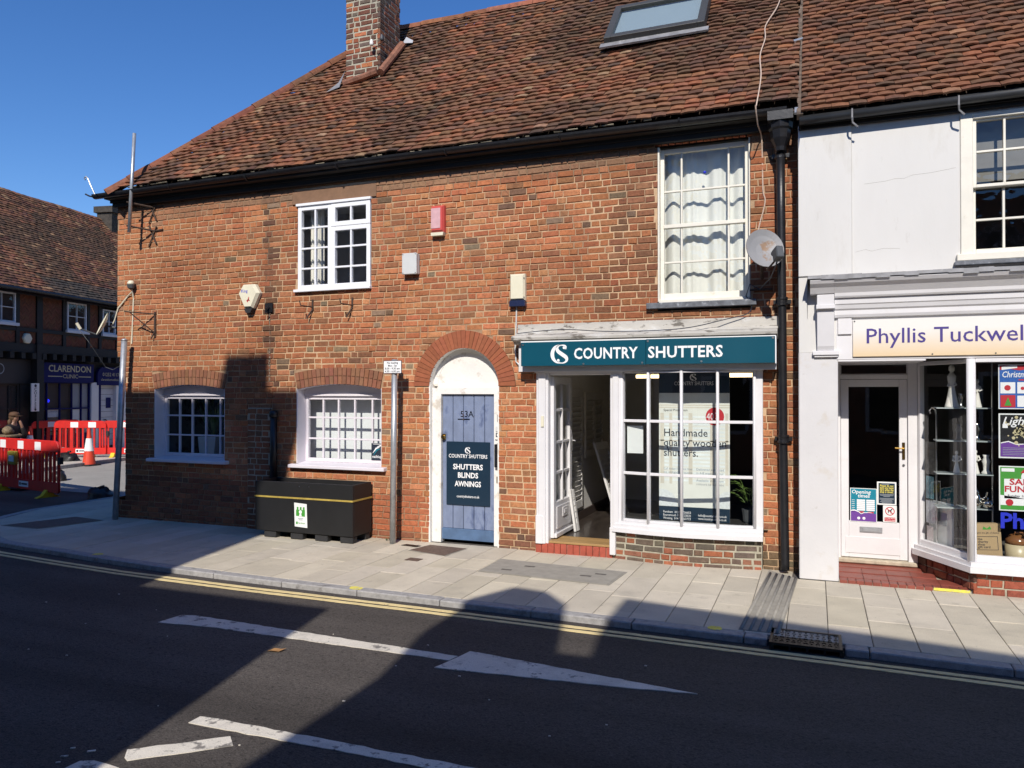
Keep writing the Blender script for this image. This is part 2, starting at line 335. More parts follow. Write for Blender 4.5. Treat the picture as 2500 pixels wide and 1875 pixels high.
pv = MB(); pv.prism([(p[0]+(.05 if p[0] < -11 else 0), p[1]+.05) for p in KERB]+[(7, .8), (-9.0, .8), (-9.0, 14)], 'z', RZ-.02, -.012)
pav = pv.build('pavement', M['joint']); tag(pav, kind='structure')
def slab_col():
    t = random.uniform(.88, 1.06); return (.56*t, .505*t, .40*t*random.uniform(.97, 1.03))
rs = random.Random(5)
def slab(xa, xb, y0a, y0b, y1a, y1b):
    g = .003; q = MB(); z = rs.uniform(-.002, .0015); e = .004; dz = rs.uniform(-.001, .001)
    P = [(xa+g, y0a+g), (xb-g, y0b+g), (xb-g, y1b-g), (xa+g, y1a-g)]
    Q = [(xa+g+e, y0a+g+e), (xb-g-e, y0b+g+e), (xb-g-e, y1b-g-e), (xa+g+e, y1a-g-e)]
    c = slab_col()
    V = [(x, y, -.03) for x, y in P]+[(x, y, z-.003) for x, y in P]+[(x, y, z+dz*(i % 2)) for i, (x, y) in enumerate(Q)]
    q.mesh(V, [(8, 9, 10, 11)]+[(i, (i+1) % 4, (i+1) % 4+4, i+4) for i in range(4)]+[(i+4, (i+1) % 4+4, (i+1) % 4+8, i+8) for i in range(4)], c)
    q.build('paving_slab', M['concrete'], pav, origin=((xa+xb)/2, (y0a+y1a)/2, 0))
W = .298; x = -9.45; k = 0
while x < 6.2:
    xb = x+W; ya = kerb_y(x)+.125; yb = kerb_y(xb)+.125; top = .02 if xb < -.2 else (-.3 if not .2 < xb < 1.35 else -.30)
    y = 0; cuts = [0]; first = [.45, .75, .6, .9][k % 4]*rs.uniform(.9, 1.1)
    L = top-ya; y = first
    while y < L-.25: cuts.append(y); y += rs.choice([.6, .75, .9, .45])
    cuts.append(L)
    for c0, c1 in zip(cuts, cuts[1:]):
        slab(x, xb, ya+c0 if c0 else ya, ya+c0 if c0 else yb, ya+c1, ya+c1)
    x = xb; k += 1
# round the corner, left of the house
x = -11.14
while x < -9.5:
    xb = min(x+.42, -9.45)
    ya = kerb_y(max(x, -11.2))+.14 if x > -11.1 else .1; yb = kerb_y(xb)+.125
    y = ya; first = True
    while y < 11:
        L = rs.choice([.6, .75, .9])
        slab(x, xb, y, yb if first else y, max(y, yb)+L if first else y+L, max(y, yb)+L if first else y+L)
        y = max(y, yb)+L if first else y+L; first = False
    x = xb
# kerb stones
pts = []
for (a, c), (d, e) in zip(KERB, KERB[1:]):
    n = max(1, round(math.hypot(d-a, e-c)/.05))
    pts += [(a+(d-a)*i/n, c+(e-c)*i/n) for i in range(n)]
def kerb_stone(p, q):
    dx, dy = q[0]-p[0], q[1]-p[1]; l = math.hypot(dx, dy); ux, uy = dx/l, dy/l; nx, ny = -uy, ux
    m = MB(); cc = ((p[0]+q[0])/2+nx*.062, (p[1]+q[1])/2+ny*.062, -.045)
    m.obox(cc, (ux, uy, 0), (nx, ny, 0), (0, 0, 1), l/2-.004, .061, .046+rs.uniform(-.002, .002))
    m.build('kerb_stone', M['kerb'], pav, origin=cc, bevel=.008)
i = 100
while i < len(pts)-18:
    step = 17 if pts[i][0] > -8.5 else 10
    p, q = pts[i], pts[i+step]
    i += step
    cut = [(p, q)]
    if p[0] < .19 and q[0] > -.33:           # leave room for the gully
        cut = ([(p, (-.33, p[1]))] if p[0] < -.36 else [])+([((.19, q[1]), q)] if q[0] > .22 else [])
    for p, q in cut: kerb_stone(p, q)
# covers let into the paving
def plate(name, poly, m, label, z0=.002, z1=.006, cat='cover'):
    q = MB(); q.prism(poly, 'z', z0, z1); cx = sum(p[0] for p in poly)/len(poly); cy = sum(p[1] for p in poly)/len(poly)
    return tag(q.build(name, m, origin=(cx, cy, 0)), label, cat)
def quad_cover(name, poly, m, label, m2=None, inset=.02):
    root = thing(name, label, 'cover', (sum(p[0] for p in poly)/4, sum(p[1] for p in poly)/4, 0))
    q = MB(); q.prism(poly, 'z', .0015, .005); q.build('surround', M['cover_conc'] if m2 is None else m2, root)
    cx, cy = sum(p[0] for p in poly)/4, sum(p[1] for p in poly)/4
    ins = [(p[0]+(cx-p[0])*inset, p[1]+(cy-p[1])*inset) for p in poly]
    q = MB(); q.prism(ins, 'z', .006, .0085); q.build('lid', m, root)
    return root
quad_cover('access_cover', [(-4.33, -.52), (-3.80, -.66), (-3.73, -.20), (-4.24, -.16)], M['cover_iron'], 'rusty brown square cover in paving before the blue door', inset=.06)
c = quad_cover('access_cover', [(-3.17, -1.17), (-1.80, -1.24), (-1.76, -.66), (-3.17, -.56)], M['cover_conc'], 'long concrete cover in paving before the open shop door', M['concrete'] and M['cover_conc'], inset=.03)
for x, y in ((-2.75, -.80), (-2.10, -.98), (-2.92, -1.02), (-1.98, -.86)):
    q = MB(); q.box(x-.055, x+.055, y-.02, y+.02, .008, .0105); q.build('lifting_slot', M['joint'], c)
quad_cover('access_cover', [(-10.25, -1.12), (-9.55, -1.12), (-9.32, -.30), (-9.95, -.22)], M['cover_iron'], 'brown tread plate cover at the house corner by the bare post', inset=.05)
plate('water_cover', [(-4.55, -.30), (-4.33, -.33), (-4.31, -.25), (-4.52, -.22)], M['grate'], 'small dark iron lid beside the parking sign post')
plate('water_cover', [(-4.12, -.98), (-3.96, -.99), (-3.95, -.87), (-4.11, -.86)], M['cover_iron'], 'small square rusty lid alone in the paving near the middle')
# ribbed drainage channel under the downpipe
root = thing('drain_channel', 'ribbed concrete channel running from the downpipe to the kerb', 'drain', (-.4, -1.2, 0))
q = MB(); q.prism([(-.55, -2.17), (-.25, -2.17), (-.16, -.33), (-.44, -.05)], 'z', .001, .006); q.build('bed', M['cover_conc'], root)
for i in range(5):
    f = i/4; q = MB()
    q.tube([(-.53+.26*f, -2.16, .007), (-.42+.24*f, -.20-.12*f, .007)], .014, 8); q.build('rib', M['cover_conc'], root, smooth=True)
# kerb inlet gully
root = thing('gully_inlet', 'black iron kerb inlet with studded lid at the road edge', 'drain', (-.07, -2.2, 0))
q = MB(); q.box(-.315, .175, -2.06, -2.035, -.05, .006); q.box(-.315, -.295, -2.40, -2.06, -.05, .006); q.box(.155, .175, -2.40, -2.06, -.05, .006); q.box(-.295, .155, -2.40, -2.385, -.012, .006)
q.build('frame', M['grate'], root)
q = MB(); q.box(-.295, .155, -2.385, -2.06, -.02, -.004); q.build('lid', M['grate'], root)
q = MB()
for i in range(11):
    for j in range(7):
        q.obox((-.275+i*.041, -2.36+j*.046, -.001), (1, 0, 0), (0, 1, 0), (0, 0, 1), (.014, .007)[(i+j) % 2], (.007, .014)[(i+j) % 2], .004)
q.build('stud', M['grate'], root, kind='stuff')
for i in range(5):
    q = MB(); q.box(-.30+i*.117, -.285+i*.117, -2.398, -2.387, -.049, -.013); q.build('grille_bar', M['grate'], root)
# road markings
def rough_poly(P, j=.006, step=.07):
    out = []
    for (a, c), (d, e) in zip(P, P[1:]+P[:1]):
        n = max(1, int(math.hypot(d-a, e-c)/step))
        for i in range(n):
            k = j if i else 0
            out.append((a+(d-a)*i/n+rs.uniform(-k, k), c+(e-c)*i/n+rs.uniform(-k, k)))
    return out
def marking(P, m, name='road_marking', j=.006, z=.004):
    q = MB(); q.prism(rough_poly(P, j), 'z', RZ-.001, RZ+z); tag(q.build(name, m), kind='structure')
marking([(-4.95, -3.53), (-4.92, -3.30), (-4.79, -3.27), (-2.35, -3.36), (-2.37, -3.46), (-4.44, -3.47)], M['paint'])
marking([(-2.40, -3.62), (-2.31, -3.24), (-2.25, -3.24), (-.68, -3.43), (-1.24, -3.51)], M['paint'], z=.005)
marking([(-3.29, -4.90), (-3.29, -4.81), (-3.20, -4.80), (-1.57, -4.785), (-.5, -4.76), (-.5, -4.86), (-1.9, -4.87), (-3.17, -4.90)], M['paint'])
marking([(-3.28, -5.34), (-3.34, -5.27), (-2.95, -4.95), (-2.86, -5.03), (-3.24, -5.36)], M['paint'])
marking([(-3.46, -5.62), (-3.46, -5.45), (-3.40, -5.42), (-3.22, -5.43), (-2.9, -5.55), (-2.7, -5.75), (-3.2, -5.85)], M['paint'])
Y1 = [(-11.6, -.6), (-11.1, -1.25), (-10.2, -1.80), (-8.82, -2.13), (-7.66, -2.25), (-6.67, -2.33), (-5.05, -2.375), (-3.29, -2.385), (-1.58, -2.42), (.53, -2.47), (1.24, -2.49), (7, -2.57)]
for off in (0, -.09):
    L = [(p[0]+(off*.8 if p[0] < -10 else 0), p[1]+off) for p in Y1]
    marking([(p[0]-.02*(p[0] < -10), p[1]-.025) for p in L]+[(p[0], p[1]+.025) for p in reversed(L)], M['yellow_paint'], 'yellow_line', .004)
for (x, y, w) in ((-3.95, -2.18, .16), (-.72, -2.20, .12), (-7.45, -1.97, .13)):
    P = [(x+w/2*math.cos(a)*rs.uniform(.8, 1.1), y+.05*math.sin(a)*rs.uniform(.8, 1.1)) for a in [k*.5236 for k in range(12)]]
    q = MB(); q.prism(P, 'z', .0005, .0035); tag(q.build('spray_mark', M['spray']), kind='structure')
q = MB()
for _ in range(26):
    x, y = rs.uniform(-6.5, -1), rs.uniform(-5.6, -2.6); s = rs.uniform(.002, .006)
    q.obox((x, y, RZ+.003), (1, 0, 0), (0, 1, 0), (0, 0, 1), s*1.4, s, .002)
for x, y, s in ((-3.58, -5.44, .012), (-3.62, -5.36, .008), (-3.5, -5.35, .013), (-3.55, -5.50, .007)): q.obox((x, y, RZ+.003), (.8, .6, 0), (-.6, .8, 0), (0, 0, 1), s*1.5, s*.6, .002)
tag(q.build('road_grit', M['paint']), kind='stuff')
q = MB(); q.mesh([(0, 0, 0), (.05, .025, .012), (.11, .02, .004), (.14, 0, .016), (.09, -.035, .004), (.04, -.03, .012)], [(0, 1, 2), (0, 2, 3), (0, 3, 4), (0, 4, 5)])
o = q.build('fallen_leaf', M['leaf_dry']); o.location = (-3.669, -3.771, RZ+.004); tag(o, 'single dry brown leaf lying on the sunlit road', 'leaf')
o.rotation_euler = (0, 0, .5)
# ------------------------------------------------------------------ buildings on the near side of the street: they stand behind the camera and throw the shadows
def far_block(label, x0, x1, h, m, y=-9.5, d=9, cornice=0, chim=None, floors=2):
    root = thing('building', label, 'building', ((x0+x1)/2, y-d/2, 0))
    q = MB(); q.box(x0, x1, y-d, y, RZ, h); q.build('wall', m, root)
    if cornice:
        q = MB(); P = [(x0-.3, h-1.05), (x1, h-1.05), (x1+cornice, h-.45), (x1+cornice, h), (x0-.3, h)]
        q.prism(P, 'y', y-1.2, y+.02); q.build('cornice', m, root)
    n = max(1, int((x1-x0)/1.9)); w = (x1-x0)/n
    for fl in range(floors):
        for i in range(n):
            cx = x0+w*(i+.5); z0 = .9+fl*2.6
            if z0+1.3 > h: continue
            q = MB(); q.box(cx-.5, cx+.5, y-.02, y+.035, z0, z0+1.3); wd_ = q.build('window', M['white'], root)
            q = MB(); q.box(cx-.42, cx+.42, y+.03, y+.04, z0+.08, z0+1.22); q.build('pane', M['room_black'], wd_)
    if chim:
        q = MB(); q.box(*chim); q.build('chimney', M['far_brick'], root)
    return root
far_block('plain brick terrace behind the corner house along the side street', -9.4, -.5, 6.2, M['far_brick'], y=34, d=28.4, floors=0)
far_block('cream terrace closing the far end of the side street', -40, 10, 6.5, M['far_wall'], y=52, d=6, floors=0)
far_block('tall cream block across the road, behind the camera to the left', -24, -4.6, 9.24, M['far_wall'], cornice=.38, chim=(-5.42, -4.72, -10.3, -9.52, 9.0, 9.74), floors=3)
far_block('low flat-roofed brick shop behind the camera, beside the tall cream block', -4.6, -2.46, 5.27, M['far_brick'], floors=1)
r3 = far_block('brick house with a small gable behind the camera to the right', -1.3, 12, 5.0, M['far_brick'], floors=2)
q = MB(); q.prism([(-1.3, 4.95), (-.36, 4.95), (-.40, 5.85), (-.62, 6.12), (-.95, 6.16), (-1.28, 5.75)], 'y', -10.4, -9.5); q.build('gable', M['far_brick'], r3)
q = MB(); q.prism([(.02, 4.95), (12, 4.95), (12, 5.3), (2.9, 5.80), (.10, 6.15)], 'y', -10.4, -9.5); q.build('parapet', M['far_brick'], r3)
# ------------------------------------------------------------------ bricks and tiles
rb = random.Random(21)
def brick_geo(mb, P, ua, ub, za, zb, col, d0=.0, proud=.012, j=.0035, back=-.03):
    r = rb.uniform; f = d0+r(-.002, .003); e = min(.006, (ub-ua)*.1)
    c = [(ua, za), (ub, za), (ub, zb), (ua, zb)]
    c = [(a+r(-j, j), b_+r(-j, j)) for a, b_ in c]
    mu, mz = (ua+ub)/2, (za+zb)/2
    ins = [(a+(e if a < mu else -e), b_+(e if b_ < mz else -e)) for a, b_ in c]
    V = [P(a, back, b_) for a, b_ in c]+[P(a, f-.004, b_) for a, b_ in c]+[P(a, f+proud*.35+r(-.0015, .0015), b_) for a, b_ in ins]
    mb.mesh(V, [(8, 9, 10, 11)]+[(i, (i+1) % 4, (i+1) % 4+4, i+4) for i in range(4)]+[(i+4, (i+1) % 4+4, (i+1) % 4+8, i+8) for i in range(4)], col)
def lay(lo, hi, z0, z1, ch, blocked, bond='flemish', joint=.0105, wide=None):
    """one list of (ua, ub, za, zb); lo and hi are functions of height; blocked(z) gives closed intervals"""
    out = []; free = []; z = z0; k = 0
    while z < z1-.01:
        h = ch*rb.uniform(.975, 1.025); zc = z+h/2; segs = [(lo(zc), hi(zc))]
        for a, b_ in sorted(blocked(zc)):
            segs = [s for p, q in segs for s in ((p, min(q, a)), (max(p, b_), q)) if s[1]-s[0] > .012]
        free.append((z, z+h, segs))
        for p, q in segs:
            u = lo(zc)-rb.uniform(0, .04)-(.15 if k % 2 else .05); n = k % 2
            while u < q:
                w = (.204, .104)[n % 2] if bond == 'flemish' else .204
                if bond == 'flemish' and rb.random() < .12: w = .204 if w < .2 else .104
                if bond == 'english' and k % 2: w = .112
                w *= rb.uniform(.94, 1.05); a, b_ = max(u, p), min(u+w-joint, q)
                if b_-a > .03: out.append((a, b_, z+joint*.5, z+h-joint*.5))
                u += w; n += 1
        z += h; k += 1
    return out, free
def put_bricks(bricks, P, colf, parent, m, single=300, name='brick', **kw):
    mid = lambda q: Vector(P((q[0]+q[1])/2, 0, (q[2]+q[3])/2))
    key = lambda q: -(q[1]-q[0])/max(1, (mid(q)-CAM).length)
    order = sorted(bricks, key=key); st = MB()
    for i, q in enumerate(order):
        c = colf((q[0]+q[1])/2, (q[2]+q[3])/2)
        if i < single:
            mb = MB(); brick_geo(mb, P, *q, c, **kw); mb.build(name, m, parent, origin=mid(q))
        else: brick_geo(st, P, *q, c, **kw)
    if st.f: st.build('far_'+name+'s', m, parent, kind='stuff')
def jit(c, t=.1): k = rb.uniform(1-t*.85, 1+t*.85); return tuple(min(1, x*k*rb.uniform(1-t*.4, 1+t*.4)) for x in c)
ORANGE, RED, BROWN, BURNT, PALE, GREY = (.385, .150, .069), (.345, .124, .059), (.275, .120, .062), (.15, .09, .057), (.43, .19, .092), (.225, .155, .10)
def pick(w):
    t = rb.random()*sum(x for x, _ in w)
    for x, c in w:
        t -= x
        if t <= 0: return jit(c, .14)
def blend(a, b_, t): return tuple(x+(y-x)*t for x, y in zip(a, b_))
# ------------------------------------------------------------------ the brick house
house = thing('brick_house', 'long old orange brick house with a tiled roof and a shop at its right end', 'house', (-4.8, 0, 0))
OP = {'L1': (-8.70, -7.45), 'L2': (-6.27, -5.00)}
RA = (.625**2+.065**2)/(2*.065)
def blocked(z):
    B = []
    for x0, x1 in OP.values():
        xc = (x0+x1)/2
        if .87 < z < 1.845: B.append((x0, x1))
        elif 1.845 <= z:
            d = z-(1.91-RA); ro = RA+.218
            if d < ro: B.append((xc-min(math.sqrt(ro*ro-d*d), .64+(z-1.845)*.25), xc+min(math.sqrt(ro*ro-d*d), .64+(z-1.845)*.25)))
    if z < 1.88: B.append((-4.33, -3.43))
    elif z < 1.88+.665: h = math.sqrt(.665**2-(z-1.88)**2); B.append((-3.88-h, -3.88+h))
    if z < 2.40: B.append((-2.95, -.50))
    if 2.72 < z < 4.455: B.append((-1.575, -.615))
    if z > 4.455: B.append((-1.60, -.60))
    if 3.10 < z < 4.25: B.append((-6.26, -5.15))
    if 4.25 <= z < 4.42: B.append((-6.34, -5.08))
    return B
def left_edge(z): return -9.42 if z > 2.36 else -9.25-(z-2.2)/.16*.17 if z > 2.2 else -9.25 if z > .28 else -9.46
BR, FREE = lay(left_edge, lambda z: -.145, -.04, 4.52, .0735, blocked)
q = MB(); FZ = .004
def mortar_col(x, z):
    n = mnoise.noise(Vector((x*1.1, z*1.1, 6.3))); n2 = mnoise.noise(Vector((x*3, z*3, 2.2))); c = blend((.56, .39, .24), (.42, .285, .175), max(0, min(1, .4+1.2*n)))
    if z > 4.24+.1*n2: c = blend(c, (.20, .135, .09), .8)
    if z > 1.9: c = blend(c, (.07, .055, .045), max(0, .75+.4*n2)*math.exp(-((x+6.70+.08*n2)/.07)**2))
    if z < .55+.2*n and x < -4.4: c = blend(c, (.16, .105, .075), .6)
    if n2 > .25: c = blend(c, (.30, .19, .12), .6)
    return c
for za, zb, segs in FREE:
    for a, b_ in segs:
        n = max(1, round((b_-a)/.13))
        for i in range(n):
            xa, xb = a+(b_-a)*i/n, a+(b_-a)*(i+1)/n
            q.face([(xa, FZ, za), (xb, FZ, za), (xb, FZ, zb), (xa, FZ, zb)], mortar_col((xa+xb)/2, (za+zb)/2))
# sides, back and the inside of the jambs
for za, zb, y0, x in ((-.05, .28, .03, -9.45), (.28, 2.25, .22, -9.42), (2.25, 4.5, .03, -9.41)):
    q.face([(x, y0, za), (x, 5.3, za), (x, 5.3, zb), (x, y0, zb)], BROWN)
q.face([(-9.25, FZ, .28), (-9.45, .21, .28), (-9.45, .21, 2.25), (-9.25, FZ, 2.25)], BROWN)
q.face([(-9.45, 5.3, -.05), (-.14, 5.3, -.05), (-.14, 5.3, 4.5), (-9.45, 5.3, 4.5)], BROWN)
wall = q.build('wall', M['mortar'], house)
def wall_col(x, z):
    n = mnoise.noise(Vector((x*.9, z*.9, 3.1))); n2 = mnoise.noise(Vector((x*2.3, z*2.3, 9.7)))
    c = pick([(5, ORANGE), (3.2, RED), (2+2.5*max(0, n), BROWN), (.10+.9*max(0, n2), BURNT), (1.2, PALE), (.22, GREY)])
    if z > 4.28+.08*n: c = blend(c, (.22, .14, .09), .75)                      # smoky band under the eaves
    if z > 1.9 and rb.random() < 1.25*math.exp(-((x+6.70+.10*n2)/.085)**2): c = blend(c, (.06, .045, .036), rb.uniform(.2, .85))   # old rainwater streak
    if z < .62+.12*n and x < -4.3: c = blend(c, (.12, .05, .036), rb.uniform(.15, .7))
    if -5.2 < x < -4.3 and .12 < z < .55: c = blend(c, (.42, .13, .06), .6)
    if z < .26 and x > -3.6: c = blend(c, (.10, .058, .042), rb.uniform(.3, .9))
    if x > -.5 and z < .2: c = blend(c, (.10, .09, .055), .7)
    if -5.9 < x < -5.2 and 2.2 < z < 3.0 and n2 > .1: c = blend(c, (.10, .07, .05), .5)
    if x < -7.5 and z > 2.2: c = blend(c, ORANGE, .35)
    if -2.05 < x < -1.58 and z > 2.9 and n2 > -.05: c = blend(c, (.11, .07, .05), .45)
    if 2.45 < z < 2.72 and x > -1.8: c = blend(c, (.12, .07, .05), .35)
    k = 1+.30*mnoise.noise(Vector((x*.55, z*.75, 12.4)))+.16*mnoise.noise(Vector((x*1.7, z*1.5, 4.4))); return tuple(min(.9, v*k) for v in c)
PF = lambda u, d, z: (u, -d-.006*mnoise.noise(Vector((u*1.1, z*1.3, 8))), z+.010*mnoise.noise(Vector((u*.7, z*.4, 1.5)))+.004*mnoise.noise(Vector((u*3.1, z*2, 3))))
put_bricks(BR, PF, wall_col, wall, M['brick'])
# arches of gauged brick
def voussoirs(xc, zc, r0, r1, a0, a1, n, colf, gap=.004):
    for i in range(n):
        t0 = a0+(a1-a0)*i/n; t1 = a0+(a1-a0)*(i+1)/n; g0 = gap/r0/1.6
        mb = MB(); c = colf(); f = -.010+rb.uniform(-.0015, .0015)
        pp = [(xc+math.sin(t)*r, zc+math.cos(t)*r) for r, t in ((r0, t0+g0), (r0, t1-g0), (r1-.002, t1-g0), (r1-.002, t0+g0))]
        mb.mesh([(x, .02, z) for x, z in pp]+[(x, f, z) for x, z in pp], [(4, 5, 6, 7)]+[(k, (k+1) % 4, (k+1) % 4+4, k+4) for k in range(4)], c)
        mb.build('arch_brick', M['arch'], wall, origin=(pp[0][0], 0, pp[0][1]))
for x0, x1 in OP.values():
    xc = (x0+x1)/2
    for r0, r1 in ((RA, RA+.103), (RA+.108, RA+.213)):
        voussoirs(xc, 1.91-RA, r0, r1, -.206, .206, 20, lambda: jit((.25, .112, .066), .2), .007)
voussoirs(-3.88, 1.88, .452, .662, -math.pi/2, math.pi/2, 33, lambda: jit((.315, .105, .054), .09), .003)
for xc, zc, r0, r1, a in ((-8.075, 1.91-RA, RA+.001, RA+.27, .245), (-5.635, 1.91-RA, RA+.001, RA+.27, .245), (-3.88, 1.88, .452, .74, math.pi/2)):
    q = MB()
    for i in range(24):
        t0, t1 = -a+2*a*i/24, -a+2*a*(i+1)/24
        q.face([(xc+math.sin(t)*r, .0065, zc+math.cos(t)*r) for r, t in ((r0, t0), (r0, t1), (r1, t1), (r1, t0))], (.38, .25, .155))
    q.build('arch_mortar', M['mortar'], wall)
x = -1.60
while x < -.61:        # soldier course over the sash window
    mb = MB(); brick_geo(mb, PF, x, x+.062, 4.462, 4.56, jit((.36, .12, .06), .15)); mb.build('soldier_brick', M['brick'], wall, origin=(x+.03, 0, 4.5)); x += .0735
q = MB(); q.box(-6.34, -5.08, -.006, .05, 4.252, 4.42); q.build('rendered_lintel', mat('brown_render', (.21, .12, .072), .9, var=.2, scale=6, bump=.3, bscale=40), house)
# rooms behind the windows
q = MB()
def room(q, x0, x1, y0, y1, z0, z1, m=0):
    q.face([(x0, y1, z0), (x1, y1, z0), (x1, y1, z1), (x0, y1, z1)], None, m); q.face([(x0, y0, z0), (x0, y1, z0), (x0, y1, z1), (x0, y0, z1)], None, m)
    q.face([(x1, y0, z0), (x1, y1, z0), (x1, y1, z1), (x1, y0, z1)], None, m); q.face([(x0, y0, z0), (x1, y0, z0), (x1, y1, z0), (x0, y1, z0)], None, m); q.face([(x0, y0, z1), (x1, y0, z1), (x1, y1, z1), (x0, y1, z1)], None, m)
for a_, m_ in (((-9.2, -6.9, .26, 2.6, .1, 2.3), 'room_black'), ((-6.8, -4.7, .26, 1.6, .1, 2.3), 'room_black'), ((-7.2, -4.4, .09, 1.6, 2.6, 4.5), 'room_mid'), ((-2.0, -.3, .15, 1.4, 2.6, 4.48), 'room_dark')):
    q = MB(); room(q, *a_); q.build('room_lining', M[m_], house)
# ---- windows
def glazed(parent, name, O, U, u0, u1, z0, z1, cols, rows, m, gl, fr=.05, bar=.02, depth=.05, pane_d=.03, bar_d=None, fr_b=None, sash=False):
    U = Vector(U).normalized(); D = Vector((0, 0, 1)).cross(U).normalized(); O = Vector(O); Z = Vector((0, 0, 1))
    def bx(q, ua, ub, da, db, za, zb): q.obox(O+U*(ua+ub)/2+D*(da+db)/2+Z*(za+zb)/2, U, D, Z, (ub-ua)/2, (db-da)/2, (zb-za)/2)
    q = MB(); fb = fr_b or fr
    bx(q, u0, u0+fr, 0, depth, z0, z1); bx(q, u1-fr, u1, 0, depth, z0, z1); bx(q, u0+fr, u1-fr, .001, depth, z1-fr, z1); bx(q, u0+fr, u1-fr, .001, depth, z0, z0+fb)
    w = q.build(name, m, parent, bevel=.004)
    cs = [u0+fr]+list(cols)+[u1-fr]; rw = [z0+fb]+list(rows)+[z1-fr]; bd = bar_d or depth*.8
    for c in cols:
        g = MB(); bx(g, c-bar/2, c+bar/2, .004, bd, z0+fb, z1-fr); g.build('glazing_bar', m, w, bevel=.003)
    for r in rows:
        g = MB(); bx(g, u0+fr, u1-fr, .006, bd-.004, r-bar/2, r+bar/2); g.build('glazing_bar', m, w, bevel=.003)
    for a, b_ in zip(cs, cs[1:]):
        for c, d in zip(rw, rw[1:]):
            g = MB(); t = rb.uniform(-.0015, .0015); P = [O+U*u+D*(pane_d+k)+Z*z for u, z, k in ((a, c, t), (b_, c, -t), (b_, d, t*.3), (a, d, 0))]
            g.face(P); g.build('pane', gl, w, origin=P[0])
    return w
def bars_child(w, name, m, *boxes):
    q = MB()
    for bx_ in boxes: q.box(*bx_)
    return q.build(name, m, w, bevel=.004)
for key, (x0, x1) in OP.items():
    y = .17
    w = glazed(house, 'arched_window', (0, y, 0), (1, 0, 0), x0+.012, x1-.005, .90, 1.755, [x0+.012+(x1-x0)*f for f in (.215, .40, .595, .80)], [1.20, 1.475], M['lilac'], M['glass_old'], fr=.045, bar=.022, depth=.05)
    xc = (x0+x1)/2; q = MB(); n = 14
    top = [(x0+.012+(x1-x0-.017)*i/n) for i in range(n+1)]
    q.prism([(x0+.012, 1.757), (x1-.005, 1.757)]+[(t, 1.91-RA+math.sqrt(RA*RA-(t-xc)**2)-.006) for t in reversed(top)], 'y', y-.012, y+.05); q.build('arched_head', M['lilac'], w)
    q = MB(); q.box(x0+.03, x1-.02, y-.03, y-.012, 1.757, 1.785); q.build('head_bead', M['lilac'], w)
    q = MB(); q.box(x0, x0+.012, -.002, y+.06, .885, 1.855); q.build('reveal', M['lilac'], w); q = MB(); q.box(x1-.006, x1, .0, y+.06, .885, 1.855); q.build('reveal', M['lilac'], w)
    q = MB()
    for i in range(n): a, b_ = top[i], top[i+1]; za, zb = (1.91-RA+math.sqrt(RA*RA-(t-xc)**2)-.003 for t in (a, b_)); q.face([(a, .0, za), (b_, .0, zb), (b_, y, zb), (a, y, za)])
    q.build('soffit', M['lilac'], w)
    q = MB(); q.prism([(-.075, .83), (-.075, .872), (y+.02, .90), (y+.02, .83)], 'x', x0-.085, x1+.075); q.build('sill', M['lilac'], w, bevel=.006)
# white casement upstairs
w = glazed(house, 'casement_window', (0, -.012, 0), (1, 0, 0), -6.25, -5.735, 3.135, 4.215, [-5.985], [3.405, 3.665, 3.93], M['upvc'], M['glass'], fr=.055, bar=.024, depth=.06)
wb = glazed(house, 'casement_window', (0, -.014, 0), (1, 0, 0), -5.735, -5.16, 3.135, 3.915, [-5.445], [3.40, 3.655], M['upvc'], M['glass'], fr=.055, bar=.024, depth=.06)
wc = glazed(house, 'top_hung_window', (0, -.018, 0), (1, 0, 0), -5.735, -5.16, 3.918, 4.215, [-5.445], [], M['upvc'], M['glass'], fr=.06, bar=.024, depth=.06)
bars_child(w, 'drip_head', M['upvc'], (-6.27, -5.145, -.035, .06, 4.215, 4.25)); bars_child(w, 'sill', M['upvc'], (-6.29, -5.14, -.055, .06, 3.10, 3.135))
# tall sash with curtains
sash = glazed(house, 'sash_window', (0, .075, 0), (1, 0, 0), -1.565, -.625, 2.80, 4.44, [-1.33, -.84], [3.21, 3.60, 3.98], M['cream'], M['glass_old'], fr=.05, bar=.02, depth=.05, fr_b=.075)
bars_child(sash, 'meeting_rail', M['cream'], (-1.52, -.67, .062, .12, 3.58, 3.62)); bars_child(sash, 'jamb', M['cream'], (-1.573, -1.553, -.002, .13, 2.78, 4.45), (-.632, -.618, .0, .13, 2.78, 4.45))
bars_child(sash, 'sill', M['slate'], (-1.685, -.555, -.07, .10, 2.705, 2.765)); bars_child(sash, 'sub_sill', M['cream'], (-1.56, -.63, -.01, .10, 2.766, 2.80))
q = MB(); n = 90
for i in range(n):
    f = lambda i: .25+.038*math.sin(i*.30+1.6*math.sin(i*.045+.4))*(.65+.35*math.sin(i*.11+1))+.007*math.sin(i*.71+math.sin(i*.2))
    xa, xb = -1.57+.95*i/n, -1.57+.95*(i+1)/n
    q.face([(xa, f(i), 2.8), (xb, f(i+1), 2.8), (xb, f(i+1), 4.46), (xa, f(i), 4.46)])
tag(q.build('curtain', M['curtain'], origin=(-1.1, .24, 2.8), smooth=True), 'cream folded curtain drawn across the tall upstairs sash window', 'curtain')
q = MB(); q.ball((-1.09, .11, 4.16), .017, 10); tag(q.build('blind_pull', M['ink_blue'], origin=(-1.09, .11, 4.16)), 'small blue ball hanging inside the tall sash window', 'blind pull')
q = MB(); q.face([(-6.75, .40, .88), (-4.95, .40, .88), (-4.95, .40, 1.95), (-6.75, .40, 1.95)])
tag(q.build('window_blind', M['blind'], origin=(-5.63, .4, .88)), 'plain white blind behind the arched window nearest the blue door', 'blind')
q = MB()
